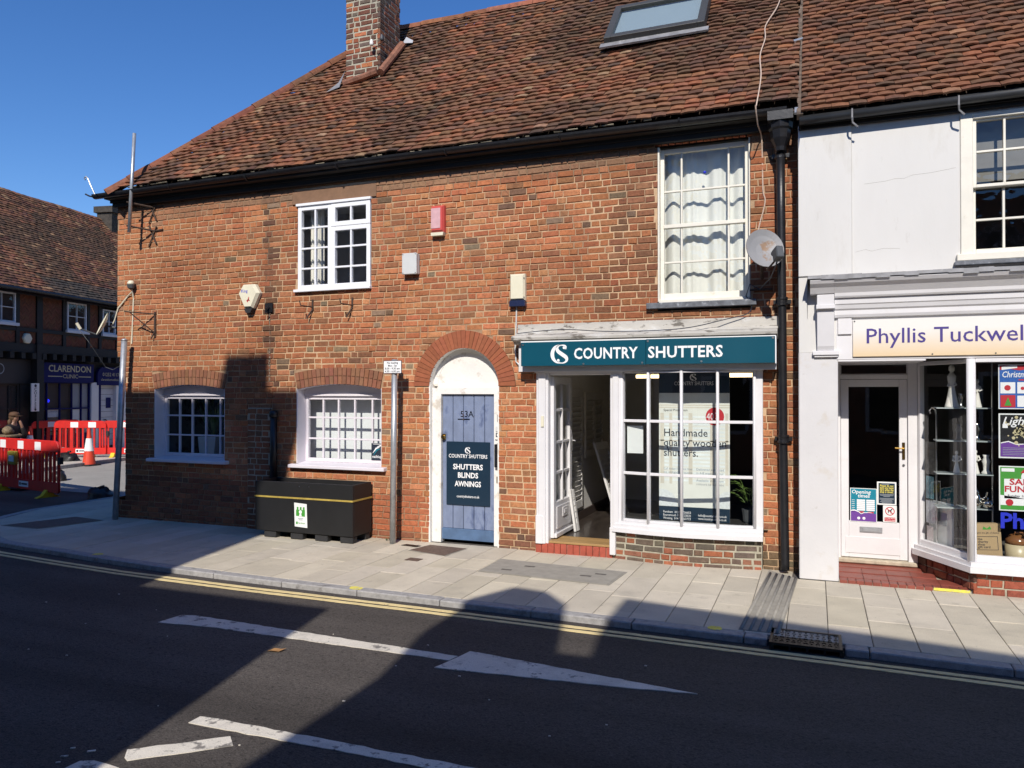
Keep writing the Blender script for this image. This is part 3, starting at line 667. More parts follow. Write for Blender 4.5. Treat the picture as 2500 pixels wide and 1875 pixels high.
for i in range(24):
    f = lambda i: .20+.02*math.sin(i*1.1); xa, xb = -6.2+.20*i/24, -6.2+.20*(i+1)/24
    q.face([(xa, f(i), 3.15), (xb, f(i+1), 3.15), (xb, f(i+1), 4.2), (xa, f(i), 4.2)])
tag(q.build('curtain', M['curtain'], origin=(-6.1, .2, 3.15), smooth=True), 'narrow white curtain at the left of the white casement', 'curtain')
# sticker of the beauty shop
root = thing('window_sticker', 'black square sticker with white swoosh in the arched window', 'sticker', (-5.11, .16, .95))
q = MB(); q.box(-5.245, -5.03, .163, .165, .945, 1.16); q.build('panel', M['ink_dark'], root)
q = MB(); O = (-5.245, .161, .945)
ribbon(q, [(.02, .09, .004), (.07, .15, .02), (.12, .165, .006)], O); ribbon(q, [(.08, .165, .006), (.13, .185, .018), (.19, .195, .004)], O)
put_text(q, 'nailtiques', .05, (-5.232, .161, .975), bold=.01, width=.19); rect(q, (-5.22, .161, 1.146), .16, .006)
q.build('lettering', M['ink_white'], root)
q = MB(); ribbon(q, [(.03, .06, .004), (.08, .13, .016), (.13, .145, .006)], O); q.keep = True; q.build('swoosh', M['ink_teal'], root)
# plant inside the left arched window
root = thing('potted_plant', 'leafy plant in a square white pot behind the leftmost window', 'plant', (-8.05, .45, .93))
q = MB(); q.prism([(-.13, 0), (.13, 0), (.16, .25), (-.16, .25)], 'y', -.14, .14); q.v = [(a-8.05, b_+.45, c+.92) for a, b_, c in q.v]; q.build('pot', M['porcelain'], root)
q = MB()
for i in range(46):
    a = rb.uniform(0, 6.28); h = rb.uniform(.25, .75); l = rb.uniform(.15, .45); c0 = Vector((-8.05, .45, 1.15)); t = Vector((math.cos(a)*l, math.sin(a)*l*.5, h)); s = Vector((-t.y, t.x, 0)).normalized()*rb.uniform(.012, .03)
    q.face([c0, c0+t*.6+s, c0+t, c0+t*.6-s])
q.build('foliage', M['leaf'], root)
# ---- blue plank door under the round arch
q = MB()
arc = [(-3.88+.452*math.cos(a), 1.88+.452*math.sin(a)) for a in [math.pi*i/24 for i in range(25)]]
arci = [(-3.88+.40*math.cos(a), 1.88+.40*math.sin(a)) for a in [math.pi*i/24 for i in range(25)]]
for (a, b_), (c, d) in zip(arc, arc[1:]): q.face([(a, -.004, b_), (c, -.004, d), (c, .10, d), (a, .10, b_)])
for (a, b_), (c, d), (e, f), (g, h) in zip(arc, arc[1:], arci[1:], arci): q.face([(a, .101, b_), (c, .101, d), (e, .115, f), (g, .115, h)])
q.prism([(-4.29, 1.862)]+[(-3.47, 1.862)]+arci, 'y', .118, .16); q.build('tympanum', M['stucco'], house)
q = MB()
q.box(-4.325, -4.205, .055, .15, .0, 1.862); q.box(-3.51, -3.435, .055, .15, .0, 1.862); q.box(-4.205, -3.51, .057, .15, 1.785, 1.862)
q.box(-4.34, -4.32, -.003, .12, .0, 1.9); q.box(-3.441, -3.422, -.003, .12, .0, 1.9)
q.build('door_frame', M['stucco'], house)
q = MB(); q.box(-4.2, -3.512, .125, .15, .03, 1.78); dr_ = q.build('door', M['blue_door'], house)
for i in range(5):
    xa = -4.203+i*.1385; p_ = MB(); p_.box(xa+.003, xa+.1355, .093, .128, .17, 1.782); p_.build('plank', M['blue_door'], dr_, bevel=.006)
q = MB(); q.box(-4.205, -3.51, .085, .13, .035, .17); q.build('kickboard', M['blue_dark'], dr_, bevel=.004)
q = MB(); q.box(-4.19, -4.155, .06, .10, 1.235, 1.305); q.lathe([(.022, 0), (.022, .02), (.012, .03)], (-4.172, .03, 1.27), 12, ax='y'); q.build('lock', M['brass'], dr_)
q = MB(); put_text(q, '53A', .105, (-3.965, .093, 1.51), bold=.008); rect(q, (-4.0, .093, 1.475), .16, .014); q.keep = True; q.build('number', M['rust'], dr_)
for nm, bx_, m in (('bell_push', (-3.465, -3.44, .035, .056, 1.46, 1.545), 'black_iron'), ('bell_push', (-3.485, -3.455, .04, .056, 1.345, 1.41), 'grey_plastic'), ('letter_box', (-3.485, -3.437, .0, .056, .93, 1.20), 'black_iron'), ('name_plate', (-3.477, -3.452, .045, .056, .74, .82), 'brass')):
    q = MB(); q.box(*bx_); q.build(nm, M[m], house, bevel=.004)
q = MB(); put_text(q, '5', .13, (-3.50, .053, 1.24)); put_text(q, 'A', .08, (-3.475, .053, 1.19)); q.build('frame_number', M['ink_dark'], house)
# ---- eaves, gutter, downpipe
q = MB(); q.box(-9.46, -.15, -.20, .02, 4.565, 4.585); q.box(-9.46, -.15, -.10, -.075, 4.53, 4.62); q.box(-9.44, -.15, -.075, -.012, 4.475, 4.565); q.build('eaves_board', M['black_wood'], house)
q = MB(); n = 60
for i in range(n):
    xa, xb = -9.62+9.37*i/n, -9.62+9.37*(i+1)/n; zf = lambda x: 4.635+.022*math.sin((x+9.6)*.33)-.004*(x+9.6)*.3
    for k in range(8):
        a0, a1 = math.pi+math.pi*k/8, math.pi+math.pi*(k+1)/8
        q.face([(x, -.215+.06*math.cos(a), zf(x)+.06*math.sin(a)) for x, a in ((xa, a0), (xb, a0), (xb, a1), (xa, a1))])
q.build('gutter', M['black_iron'], house, smooth=True)
for x in (-8.2, -6.9, -5.5, -4.0, -2.6, -1.3):
    q = MB(); q.tube([(x, -.215+.065*math.cos(a), 4.645+.065*math.sin(a)) for a in [math.pi+math.pi*k/8 for k in range(9)]], .011, 6); q.build('gutter_union', M['black_iron'], house)
q = MB(); q.tube([(-9.60, -.25, 4.60), (-9.68, -.26, 4.62), (-9.74, -.27, 4.65)], .012, 6); q.build('gutter_end', M['black_iron'], house)
q = MB(); q.box(-.43, -.19, -.29, -.10, 4.50, 4.59)
q.lathe([(.11, 4.52), (.12, 4.50), (.115, 4.44), (.10, 4.42), (.09, 4.34), (.055, 4.26), (.05, 4.22)], (-.315, -.16, 0), 8)
hop = q.build('hopper_head', M['black_iron'], house)
q = MB(); q.tube([(-.315, -.13, 4.28), (-.312, -.12, 3.6), (-.305, -.11, 2.7), (-.30, -.105, 1.4), (-.285, -.11, .10), (-.285, -.125, .03)], .042, 14); dp = q.build('downpipe', M['black_iron'], house, smooth=True)
for z in (4.20, 2.72, 1.34):
    q = MB(); x = -.315+(4.2-z)*.0068; q.lathe([(.046, -.045), (.056, -.04), (.056, -.02), (.049, -.012), (.049, .012), (.056, .02), (.056, .04), (.046, .045)], (x, -.115, z), 14); q.box(x-.085, x+.085, -.07, -.045, z-.02, z+.02); q.build('pipe_collar', M['black_iron'], dp)
# low brick buttress beside the stub pipe
q = MB(); q.box(-7.02, -6.66, -.045, .003, -.04, 1.60); bt = q.build('buttress', M['mortar_grey'], house)
bk, _ = lay(lambda z: -7.02, lambda z: -6.66, -.03, 1.60, .0735, lambda z: []); put_bricks(bk, lambda u, d, z: (u, -.047-d, z), lambda x, z: blend(pick([(3, BROWN), (2, RED), (1, BURNT)]), (.16, .08, .05), .4), bt, M['brick'], single=120)
# stub soil pipe by the planter
q = MB(); q.tube([(-6.58, -.07, .55), (-6.58, -.07, 1.50)], .045, 12); q.lathe([(.05, 1.48), (.058, 1.49), (.058, 1.53), (.05, 1.56), (.03, 1.57)], (-6.58, -.07, 0), 12); q.build('stub_pipe', M['black_iron'], house, smooth=True)
# ---- roof
K = (7.61-4.60)/2.8; TH = math.atan(K); CT, ST = math.cos(TH), math.sin(TH)
RU, RV, RN = Vector((1, 0, 0)), Vector((0, CT, ST)), Vector((0, -ST, CT)); RO = Vector((-9.3, -.225, 4.68)); SL = 2.725/CT
q = MB()
A = lambda x, y, dz=0: (x, y, 4.60+(y+.3)*K+dz-.13)
q.face([A(-9.2, -.18), A(-.13, -.18), A(-.13, 2.5), A(-6.5, 2.5)]); q.face([A(-9.2, -.18), A(-6.5, 2.5), (-9.2, 5.34, 4.53)]); q.face([A(-6.5, 2.5), A(-.13, 2.5), (-.13, 5.34, 4.53), (-9.2, 5.34, 4.53)])
roof = q.build('roof', M['far_roof'], house)
rt_ = random.Random(8)
def wave(x, v): return .010*mnoise.noise(Vector((x*2.3, v*2.1, 6)))+.028*math.sin(x*.85+.6)*math.sin(v*.9+.4)+.022*mnoise.noise(Vector((x*.8, v*.9, 2)))-.03*math.sin(min(1, max(0, v/4.1))*math.pi)
def tile_geo(mb, P, u, v, w, g, col):
    r = rt_.uniform; sk = r(-.008, .008); tl = r(-.010, .007); up = r(0, .011); cam_ = r(.002, .014); rows = []
    for vv, h in ((v+tl, .029+up), (v+g*1.45, .004)):
        rows.append([(u+w*f+sk*(vv-v)*3, vv+r(-.0015, .0015)-cam_*.6*(1-(2*f-1)**2)*(h > .01), h+cam_*(1-(2*f-1)**2)+(f-.5)*sk) for f in (.012, .34, .66, .988)])
    V = [P(*p) for p in rows[0]]+[P(*p) for p in rows[1]]+[P(p[0], p[1]+.001, p[2]-.019) for p in rows[0]]
    mb.mesh(V, [(i, i+1, i+5, i+4) for i in range(3)]+[(8+i, 9+i, i+1, i) for i in range(3)]+[(0, 4, 8), (3, 11, 7)], col)
def tiles(P, u0, u1, vmax, g, w, keep, colf, parent, single=300, name='roof_tile'):
    L = []; v = 0; k = 0
    while v < vmax:
        u = u0-(w/2 if k % 2 else 0)-rt_.uniform(0, .02)
        while u < u1:
            ww = w*rt_.uniform(.94, 1.05)
            if keep(u+ww/2, v): L.append((max(u, u0), v, min(ww, u1-max(u, u0)) if u+ww > u1 else ww-(max(u, u0)-u)))
            u += ww
        v += g; k += 1
    L = [t for t in L if t[2] > .03]
    mid = lambda t: Vector(P(t[0]+t[2]/2, t[1], 0)); L.sort(key=lambda t: (mid(t)-CAM).length-(0 if in_view(mid(t)) else -30)*1.0); st = MB()
    for i, t in enumerate(L):
        c = colf(t[0], t[1])
        if i < single: mb = MB(); tile_geo(mb, P, t[0], t[1], t[2], g, c); mb.build(name, M['tile'], parent, origin=mid(t))
        else: tile_geo(st, P, t[0], t[1], t[2], g, c)
    st.build('far_'+name+'s', M['tile'], parent, kind='stuff')
CM = Matrix.Translation(CAM) @ Matrix.Rotation(R(21.5), 4, 'Z') @ Matrix.Rotation(R(90.533), 4, 'X'); CMI = CM.inverted()
def in_view(p):
    q_ = CMI @ Vector(p)
    return q_.z < 0 and abs(q_.x/-q_.z) < .68 and abs(q_.y/-q_.z) < .51
PR = lambda u, v, h: RO+RU*u+RV*v+RN*(h+wave(u, v))
def tile_col(u, v):
    n = mnoise.noise(Vector((u*.7, v*.7, 5))); n2 = mnoise.noise(Vector((u*1.9, v*1.9, 1)))
    c = (.165, .082, .047) if rt_.random() < .62 else rt_.choice([(.20, .086, .047), (.125, .066, .042), (.09, .055, .04), (.24, .098, .05), (.145, .074, .046)])
    if n2 > .30: c = blend(c, (.22, .085, .045), .4)
    if n > .15: c = blend(c, (.062, .042, .030), .5)
    if rt_.random() < .012: c = (.24, .15, .09)
    return jit(tuple(v*1.12 for v in c), .16)
tiles(PR, 0.0, 9.16, SL-.02, .098, .152, lambda u, v: u > v*CT+.06, tile_col, roof)
# hip and ridge tiles
def half_round(p0, p1, n, r=.105, name='ridge_tile', col=(.25, .10, .058)):
    p0, p1 = Vector(p0), Vector(p1); t = (p1-p0).normalized(); a = t.cross(Vector((0, 0, 1))).normalized(); b_ = a.cross(t)
    if b_.z < 0: b_ = -b_
    for i in range(n):
        q = MB(); s0, s1 = p0+(p1-p0)*(i/n), p0+(p1-p0)*((i+.985)/n); c = jit(col, .2); rr = r*rt_.uniform(.97, 1.05); dz = rt_.uniform(-.008, .008)
        for k in range(8):
            g0, g1 = math.pi*k/8, math.pi*(k+1)/8
            f = lambda s, g, e: s+a*math.cos(g)*(rr+e)+b_*(math.sin(g)*(rr+e)-.03+dz)
            q.face([f(s0, g0, .006), f(s0, g1, .006), f(s1, g1, 0), f(s1, g0, 0)], c)
            q.face([f(s0, g0, .006), f(s0, g1, .006), f(s0, g1, -.01), f(s0, g0, -.01)], c)
        q.build(name, M['tile'], roof, origin=s0)
half_round((-9.30, -.28, 4.60), (-6.5, 2.5, 7.60), 14, .10, 'hip_tile', (.19, .075, .045))
half_round((-6.5, 2.5, 7.60), (-.12, 2.5, 7.60), 17)
q = MB()                  # pale bedding mortar along the eaves
for i in range(46):
    u = .15+rt_.random()*7.8; q.obox(PR(u, .0, -.004), RU, RV, RN, rt_.uniform(.015, .08), .006, .006)
q.build('eaves_mortar', mat('lichen_mortar', (.30, .26, .19), .9, var=.4, scale=20), roof, kind='stuff')
q = MB()                  # lime run below the old rainwater outlet
for i in range(34):
    z = 1.95+i*.03+rt_.uniform(0, .02); q.box(-6.705+rt_.uniform(-.012, .012), -6.695+rt_.uniform(-.006, .012), -.0105, -.004, z, z+rt_.uniform(.012, .05))
q.build('lime_run', mat('lime', (.27, .20, .145), .9, var=.5, scale=30), wall, kind='stuff')
# roof window
c0 = RO+RU*(9.3-1.82)+RV*((1.43+.225)/CT)+RN*.09
q = MB()
for du, dv, a, b_ in ((-.57, 0, .045, .48), (.57, 0, .045, .48), (0, -.435, .53, .045), (0, .435, .53, .045)): q.obox(c0+RU*du+RV*dv, RU, RV, RN, a, b_, .06)
skl = q.build('roof_window', mat('bronze_frame', (.055, .055, .052), .45, var=.1), house, bevel=.006)
q = MB(); q.face([c0+RU*a+RV*b_+RN*.03 for a, b_ in ((-.53, -.395), (.53, -.395), (.53, .395), (-.53, .395))]); q.build('pane', M['skyglass'], skl)
q = MB(); q.face([c0+RU*a+RV*b_-RN*.01 for a, b_ in ((-.53, -.395), (.53, -.395), (.53, .395), (-.53, .395))]); q.build('blind', mat('sky_reflection', (.60, .68, .70), .8, var=.02), skl)  # added pale sheet, the sky's reflection in the glass put into its colour
q = MB(); q.obox(c0-RV*.53-RN*.02, RU, RV, RN, .66, .05, .012); q.build('apron', M['lead'], skl)
q = MB()
for u in (-.52, -.45, -.40, -.2, -.12, .22, .30, .36, .50): q.obox(c0+RV*.50+RU*u+RN*.0, RU, RV, RN, rt_.uniform(.015, .04), rt_.uniform(.02, .05), .012)
q.build('mortar_blobs', M['paper'], skl, kind='stuff')
# chimney
q = MB(); q.box(-6.425, -5.855, 1.355, 1.925, 5.9, 8.7); ch = q.build('chimney', M['mortar_grey'], house)
def chim_col(x, z): return pick([(3, (.17, .068, .046)), (2, (.29, .095, .05)), (1.2, (.40, .15, .068)), (2, (.12, .07, .052)), (1, (.14, .11, .085))])
bk, _ = lay(lambda z: -6.43, lambda z: -5.85, 6.0, 8.7, .078, lambda z: [], joint=.014); put_bricks(bk, lambda u, d, z: (u, 1.355-d, z), chim_col, ch, M['brick'], single=150, j=.006, proud=.02)
bk, _ = lay(lambda z: 1.35, lambda z: 1.93, 6.0, 8.7, .078, lambda z: [], joint=.014); put_bricks(bk, lambda u, d, z: (-5.855+d, u, z), lambda x, z: blend(chim_col(x, z), (.07, .05, .04), .5), ch, M['brick'], single=150, j=.006, proud=.02)  # right face bricks darkened, the stack's shaded side put into their colour
Pr = lambda x, y, h=0: Vector((x, y, 4.60+(y+.3)*K))+RN*h
q = MB(); q.tube([Pr(-6.42, 1.30, .02), Pr(-6.1, 1.33, .05), Pr(-5.88, 1.37, .07)], .05, 8); q.tube([Pr(-5.82, 1.36, .06), Pr(-5.80, 1.65, .07), Pr(-5.80, 1.95, .07)], .055, 8); q.build('chimney_fillet', mat('fillet_tile', (.24, .105, .065), .9, var=.4, scale=10, bump=.4), ch)
q = MB(); q.face([Pr(-6.62, 1.15, .03), Pr(-6.44, 1.22, .03), (-6.435, 1.34, 6.55), Pr(-6.5, 1.3, .05)]); q.build('flashing', M['lead'], ch); q = MB(); q.face([Pr(-5.78, 1.95, .09), Pr(-5.66, 2.0, .04), Pr(-5.68, 2.06, .04), Pr(-5.80, 2.1, .09)]); q.build('flashing', mat('lead_pale', (.45, .46, .48), .5, var=.15), ch)
root = thing('wire_insulator', 'pair of old ceramic wire insulators fixed to the chimney corner', 'insulator', (-5.9, 1.3, 6.83))
q = MB(); q.tube([(-5.92, 1.33, 6.80), (-5.92, 1.26, 6.76), (-5.88, 1.24, 6.76), (-5.80, 1.28, 6.80), (-5.78, 1.36, 6.88)], .008, 6); q.build('bracket', M['rust'], root)
for x, y, z, m in ((-5.93, 1.25, 6.80, 'porcelain'), (-5.79, 1.30, 6.87, 'dish_dark')):
    q = MB(); q.lathe([(.02, 0), (.028, .01), (.028, .05), (.02, .06), (.024, .075), (.012, .09)], (x, y, z), 12); q.build('insulator', M[m], root, smooth=True)
# ------------------------------------------------------------------ shop at the right end of the brick house
Z3 = Vector((0, 0, 1))
q = MB(); prof = [(-.01, 2.585), (-.055, 2.58), (-.06, 2.485), (-.10, 2.475), (-.13, 2.455), (-.24, 2.44), (-.265, 2.415), (-.26, 2.39), (-.19, 2.375), (-.17, 2.35), (-.01, 2.34)]
q.prism(prof, 'x', -3.17, -.345); cor = q.build('shop_cornice', M['peel'], house)
q = MB(); q.box(-3.12, -.36, -.15, -.004, 2.04, 2.34); q.box(-2.95, -.49, -.10, .04, 2.03, 2.075); q.build('sign_backing', M['white'], house)
q = MB(); q.box(-2.945, -2.80, -.055, .10, .10, 2.04); q.box(-2.915, -2.83, -.075, -.05, .10, 2.03); q.box(-2.945, -2.86, -.085, -.05, .10, .42); q.build('door_post', M['white'], house, bevel=.006)
q = MB(); q.box(-2.80, -2.08, -.03, .10, 2.0, 2.04); q.box(-2.082, -1.955, -.075, .10, .30, 2.04); q.box(-2.05, -1.985, -.095, -.07, .34, 2.0); q.box(-2.085, -2.02, -.10, .03, .04, .34)
q.build('shop_frame', M['white'], house, bevel=.006)
q = MB(); q.box(-.595, -.495, -.05, .10, .34, 2.04); q.build('window_post', M['white'], house, bevel=.006)
q = MB(); q.box(-2.875, -2.845, -.09, -.075, 1.42, 1.54); q.build('bell_push', M['cream_plastic'], house)
# bow window in four facets
NX = [-1.955, -1.655, -1.300, -.935, -.575]; NY = [-.055, -.125, -.155, -.125, -.060]
Q = MB(); S = MB()
for i in range(4):
    O = Vector((NX[i], NY[i], 0)); E_ = Vector((NX[i+1], NY[i+1], 0)); U = (E_-O).normalized(); L = (E_-O).length
    glazed(house, 'bow_window', O, U, 0.0, L, .415, 2.03, [], [.935, 1.50], M['white'], M['glass_shop'], fr=.016, bar=.03, depth=.05, fr_b=.025)
    a, b_, c, d = ((NX[i], NY[i]), (NX[i+1], NY[i+1]), (NX[i+1], .1), (NX[i], .1)) 
    for z0, z1, e in ((.30, .345, .06), (.345, .385, .04), (.385, .416, .012)): S.prism([(a[0]-(.1 if i == 0 else 0), a[1]-e), (b_[0]+(.08 if i == 3 else 0), b_[1]-e), (c[0]+(.08 if i == 3 else 0), c[1]), (d[0]-(.1 if i == 0 else 0), d[1])], 'z', z0, z1)
S.build('bow_sill', M['white'], house)
for i in range(5):
    m_ = MB(); m_.tube([(NX[i], NY[i]-.006, .41), (NX[i], NY[i]-.006, 2.035)], .015, 8); m_.build('mullion', M['white'], house, smooth=True)
# brick stall riser following the bow
pl = MB()
for i in range(4): pl.face([(NX[i]-(.1 if i == 0 else 0), NY[i]+.012, -.04), (NX[i+1]+(.07 if i == 3 else 0), NY[i+1]+.012, -.04), (NX[i+1]+(.07 if i == 3 else 0), NY[i+1]+.012, .31), (NX[i]-(.1 if i == 0 else 0), NY[i]+.012, .31)])
riser = pl.build('stall_riser', M['mortar_grey'], house)
def bowP(u, d, z):
    x = u; xs = [-2.055]+NX[1:4]+[-.505]; ys = [-.045]+NY[1:4]+[-.05]
    for a, b_, c, e in zip(xs, ys, xs[1:], ys[1:]):
        if x <= c: break
    y = b_+(e-b_)*(x-a)/(c-a); return (x, y+.004-d, z)
bk, _ = lay(lambda z: -2.05, lambda z: -.51, -.03, .30, .068, lambda z: [], joint=.014)
def ris_col(x, z): return pick([(4, (.13, .105, .08)), (2, (.16, .10, .07)), (1, (.30, .11, .06)), (1, (.10, .09, .08))]) if z > .11 else pick([(2, (.34, .12, .065)), (2, (.24, .11, .07)), (1, (.15, .11, .085))])
put_bricks(bk, bowP, ris_col, riser, M['brick'], single=120)
# red brick step and wooden threshold
q = MB(); q.box(-2.955, -2.07, -.04, .12, -.04, .098); stp = q.build('door_step', M['mortar_grey'], house)
x = -2.955
while x < -2.09:
    b2 = MB(); b2.box(x+.003, x+.072, -.062, -.03, -.04, .107, j=.002); b2.build('step_brick', M['step_brick'], stp, bevel=.004); x += .0745
q = MB(); q.box(-2.80, -2.08, -.05, .30, .108, .135); q.build('threshold', M['plywood'], house, bevel=.005)
# glazed door standing open into the shop
dm = glazed(house, 'shop_door', (-2.762, .03, 0), (0, 1, 0), .0, .70, .15, 1.985, [.35], [.88, 1.23, 1.60], M['white'], M['glass_shop'], fr=.085, bar=.03, depth=.045, fr_b=.40)
q = MB(); q.box(-2.757, -2.747, .10, .66, .24, .50); q.box(-2.775, -2.735, .05, .73, .15, .20); q.build('kick_panel', M['white'], dm, bevel=.006)
q = MB(); q.box(-2.747, -2.739, .30, .50, .36, .47); q.box(-2.742, -2.735, .35, .45, .39, .44); q.build('letter_plate', M['white'], dm, bevel=.004)
q = MB(); q.box(-2.75, -2.735, .665, .70, 1.10, 1.30); q.tube([(-2.74, .69, 1.22), (-2.70, .69, 1.22), (-2.69, .62, 1.22)], .008, 6); q.build('door_handle', M['steel'], dm)
# shop interior
q = MB()
q.face([(-2.90, .06, .13), (-2.90, 3.6, .13), (-2.90, 3.6, 2.2), (-2.90, .06, 2.2)], None, 0)
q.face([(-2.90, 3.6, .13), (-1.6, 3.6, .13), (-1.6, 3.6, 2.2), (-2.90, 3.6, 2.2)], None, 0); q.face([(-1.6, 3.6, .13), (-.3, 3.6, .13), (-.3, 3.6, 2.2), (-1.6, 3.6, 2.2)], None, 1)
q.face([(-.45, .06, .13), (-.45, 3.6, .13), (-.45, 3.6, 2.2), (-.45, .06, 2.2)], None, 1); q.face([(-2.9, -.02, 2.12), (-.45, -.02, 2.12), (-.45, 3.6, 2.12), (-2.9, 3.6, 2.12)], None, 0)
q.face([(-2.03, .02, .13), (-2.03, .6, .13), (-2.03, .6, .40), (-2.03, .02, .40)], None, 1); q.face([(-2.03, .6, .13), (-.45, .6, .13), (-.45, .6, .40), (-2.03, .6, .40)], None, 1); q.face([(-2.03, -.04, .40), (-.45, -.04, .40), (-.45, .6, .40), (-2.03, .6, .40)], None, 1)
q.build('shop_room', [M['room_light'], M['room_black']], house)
q = MB(); q.box(-2.9, -.45, .28, 3.6, .10, .128); flo = q.build('shop_floor', M['floorboard'], house)
q = MB(); q.box(-2.895, -2.875, .3, 3.6, .13, .24); q.build('skirting', mat('dark_skirting', (.05, .035, .03), .5), house)
def louvre(name, label, O, U, N, w, h, split=1, lean=None):
    """panel shutter: stiles, rails and angled slats; U along its width, V up"""
    root = thing(name, label, 'shutter', tuple(O), group='white shutters on show in the shop'); O = Vector(O); U = Vector(U).normalized(); N = Vector(N).normalized(); V = N.cross(U).normalized()
    if V.z < 0: V = -V
    for k in range(split):
        u0 = w*k/split; ww = w/split
        f = MB()
        for a, b_, c, d in ((u0+.025, h/2, .025, h/2), (u0+ww-.025, h/2, .025, h/2), (u0+ww/2, .05, ww/2-.05, .05), (u0+ww/2, h-.05, ww/2-.05, .05)): f.obox(O+U*a+V*b_+N*.015, U, V, N, c, d, .014)
        fr = f.build('frame', M['shutter'], root, bevel=.003)
        n = int((h-.2)/.062)
        for i in range(n):
            s = MB(); z = .105+(h-.21)*(i+.5)/n; s.obox(O+U*(u0+ww/2)+V*z+N*.015, U, (V*.85+N*.5).normalized(), (N*.85-V*.5).normalized(), ww/2-.05, .034, .004); s.build('slat', M['shutter'], root)
    return root
louvre('shutter', 'tall single white louvred shutter hung by the open shop door', (-2.89, 1.02, .30), (0, 1, 0), (1, 0, 0), .52, 1.55)
louvre('shutter', 'framed pair of white shutters on the shop side wall', (-2.89, 1.68, .92), (0, 1, 0), (1, 0, 0), .92, .88, split=2)
louvre('shutter', 'white louvred shutter leaning against the shop side wall', (-2.42, 1.55, .13), (.15, 1, 0), (1, -.15, .33), .42, 1.05)
louvre('shutter', 'short white shutter standing behind the open door leaf', (-2.70, .60, .13), (.1, 1, 0), (1, 0, .15), .12, .50)
# banner standing in the window
root = thing('roller_banner', 'tall shutter advertising banner standing behind the bow window', 'banner', (-1.25, .30, .40))
BX0, BX1, BY = -1.615, -.855, .28
q = MB(); q.box(BX0, BX1, BY, BY+.006, .33, 2.05); q.build('sheet', M['paper'], root)
q = MB(); q.box(BX0-.01, BX1+.01, BY-.04, BY+.05, .29, .335); q.build('base', M['steel'], root)
def panel(nm, m, x0, x1, z0, z1, d): g = MB(); g.face([(x0, BY-d, z0), (x1, BY-d, z0), (x1, BY-d, z1), (x0, BY-d, z1)]); g.keep = True; return g.build(nm, m, root)
panel('top_band', M['navy'], BX0, BX1, 1.80, 2.05, .002); panel('foot_band', M['navy'], BX0, BX1, .335, .55, .002)
photo = mat('banner_photo', (.62, .64, .60), .6, var=.03); panel('room_photo', mat('photo_wall', (.72, .74, .68), .6, var=.05, scale=3), BX0, BX1, .55, 1.80, .0015)
q = MB()
for zz in (1.66, 1.635, 1.27): q.face([(BX0, BY-.002, zz), (BX1, BY-.002, zz), (BX1, BY-.002, zz+.012), (BX0, BY-.002, zz+.012)])
for x0_, x1_ in ((-1.60, -1.56), (-1.50, -1.47), (-1.29, -1.25), (-1.06, -1.02), (-.90, -.87)): q.face([(x0_, BY-.002, .80), (x1_, BY-.002, .80), (x1_, BY-.002, 1.58), (x0_, BY-.002, 1.58)])
q.keep = True; q.build('photo_frames', mat('photo_tan', (.62, .59, .50), .6), root)
q = MB()
for x0_, x1_ in ((-1.555, -1.505), (-1.465, -1.295), (-1.245, -1.065), (-1.015, -.905)):
    for i in range(18):
        z = .83+i*.041
        q.face([(x0_, BY-.0022, z), (x1_, BY-.0022, z), (x1_, BY-.0022, z+.022), (x0_, BY-.0022, z+.022)])
q.keep = True; q.build('photo_slats', mat('photo_pale', (.74, .80, .79), .6), root, kind='stuff')
q = MB()
for xs_ in ((BX0, -1.42, -1.42, -1.46, -1.53, BX0), (BX1, -1.0, -1.0, -.97, -.92, BX1)): q.face([(x_, BY-.0025, z_) for x_, z_ in zip(xs_, (.552, .552, .60, .69, .73, .74))])
q.keep = True; q.build('photo_chairs', mat('photo_chair', (.66, .70, .70), .7, var=.1, scale=40), root)
q = MB(); disc(q, (-1.01, BY-.003, 1.545), .098); q.keep = True; q.build('discount_spot', M['ink_red'], root)
q = MB(); put_text(q, '40', .105, (-1.06, BY-.004, 1.51), align='CENTER', width=.075); put_text(q, '%', .05, (-1.005, BY-.004, 1.555)); put_text(q, 'off', .035, (-1.005, BY-.004, 1.515))
logo(q, (-1.275, BY-.004, 1.935), .075); put_text(q, 'COUNTRY SHUTTERS', .06, (-1.235, BY-.004, 1.885), align='CENTER', width=.42)
for t, x, z in (('Farnham  01252 736653', -1.57, .478), ('Bournemouth  01202 238533', -1.57, .443), ('Woking  01483 363773', -1.57, .408), ('hello@countryshutters.co.uk', -1.19, .455), ('www.countryshutters.co.uk', -1.19, .42)): put_text(q, t, .034, (x, BY-.004, z), bold=.006, width=.30)
q.build('white_lettering', M['ink_white'], root)
q = MB()
for t, z, w_ in (('Handmade', 1.325, .47), ('quality wooden', 1.215, .67), ('shutters.', 1.105, .37)): put_text(q, t, .118, (-1.565, BY-.004, z), bold=.003, width=w_)
put_text(q, 'Special Promotion', .036, (-1.565, BY-.004, 1.60), width=.26)
q.build('dark_lettering', M['ink_dark'], root)
q = MB()
for i, t in enumerate(('Call today for your free', 'no obligation quote')): put_text(q, t, .036, (-1.565, BY-.004, .955-.04*i), width=.31)
for i, t in enumerate(('Delivered and fitted', 'in 4-8 weeks by our', 'qualified carpenters.', 'Available in custom', 'colours to suit you')): put_text(q, t, .036, (-1.21, BY-.004, .955-.04*i), width=.29)
q.build('grey_lettering', M['ink_grey'], root)
q = MB(); q.box(-1.91, -1.735, .004, .006, 1.145, 1.445); sh = q.build('notice', M['paper'], origin=(-1.82, .005, 1.14)); tag(sh, 'white notice sheet stuck inside the left pane of bow window', 'notice')
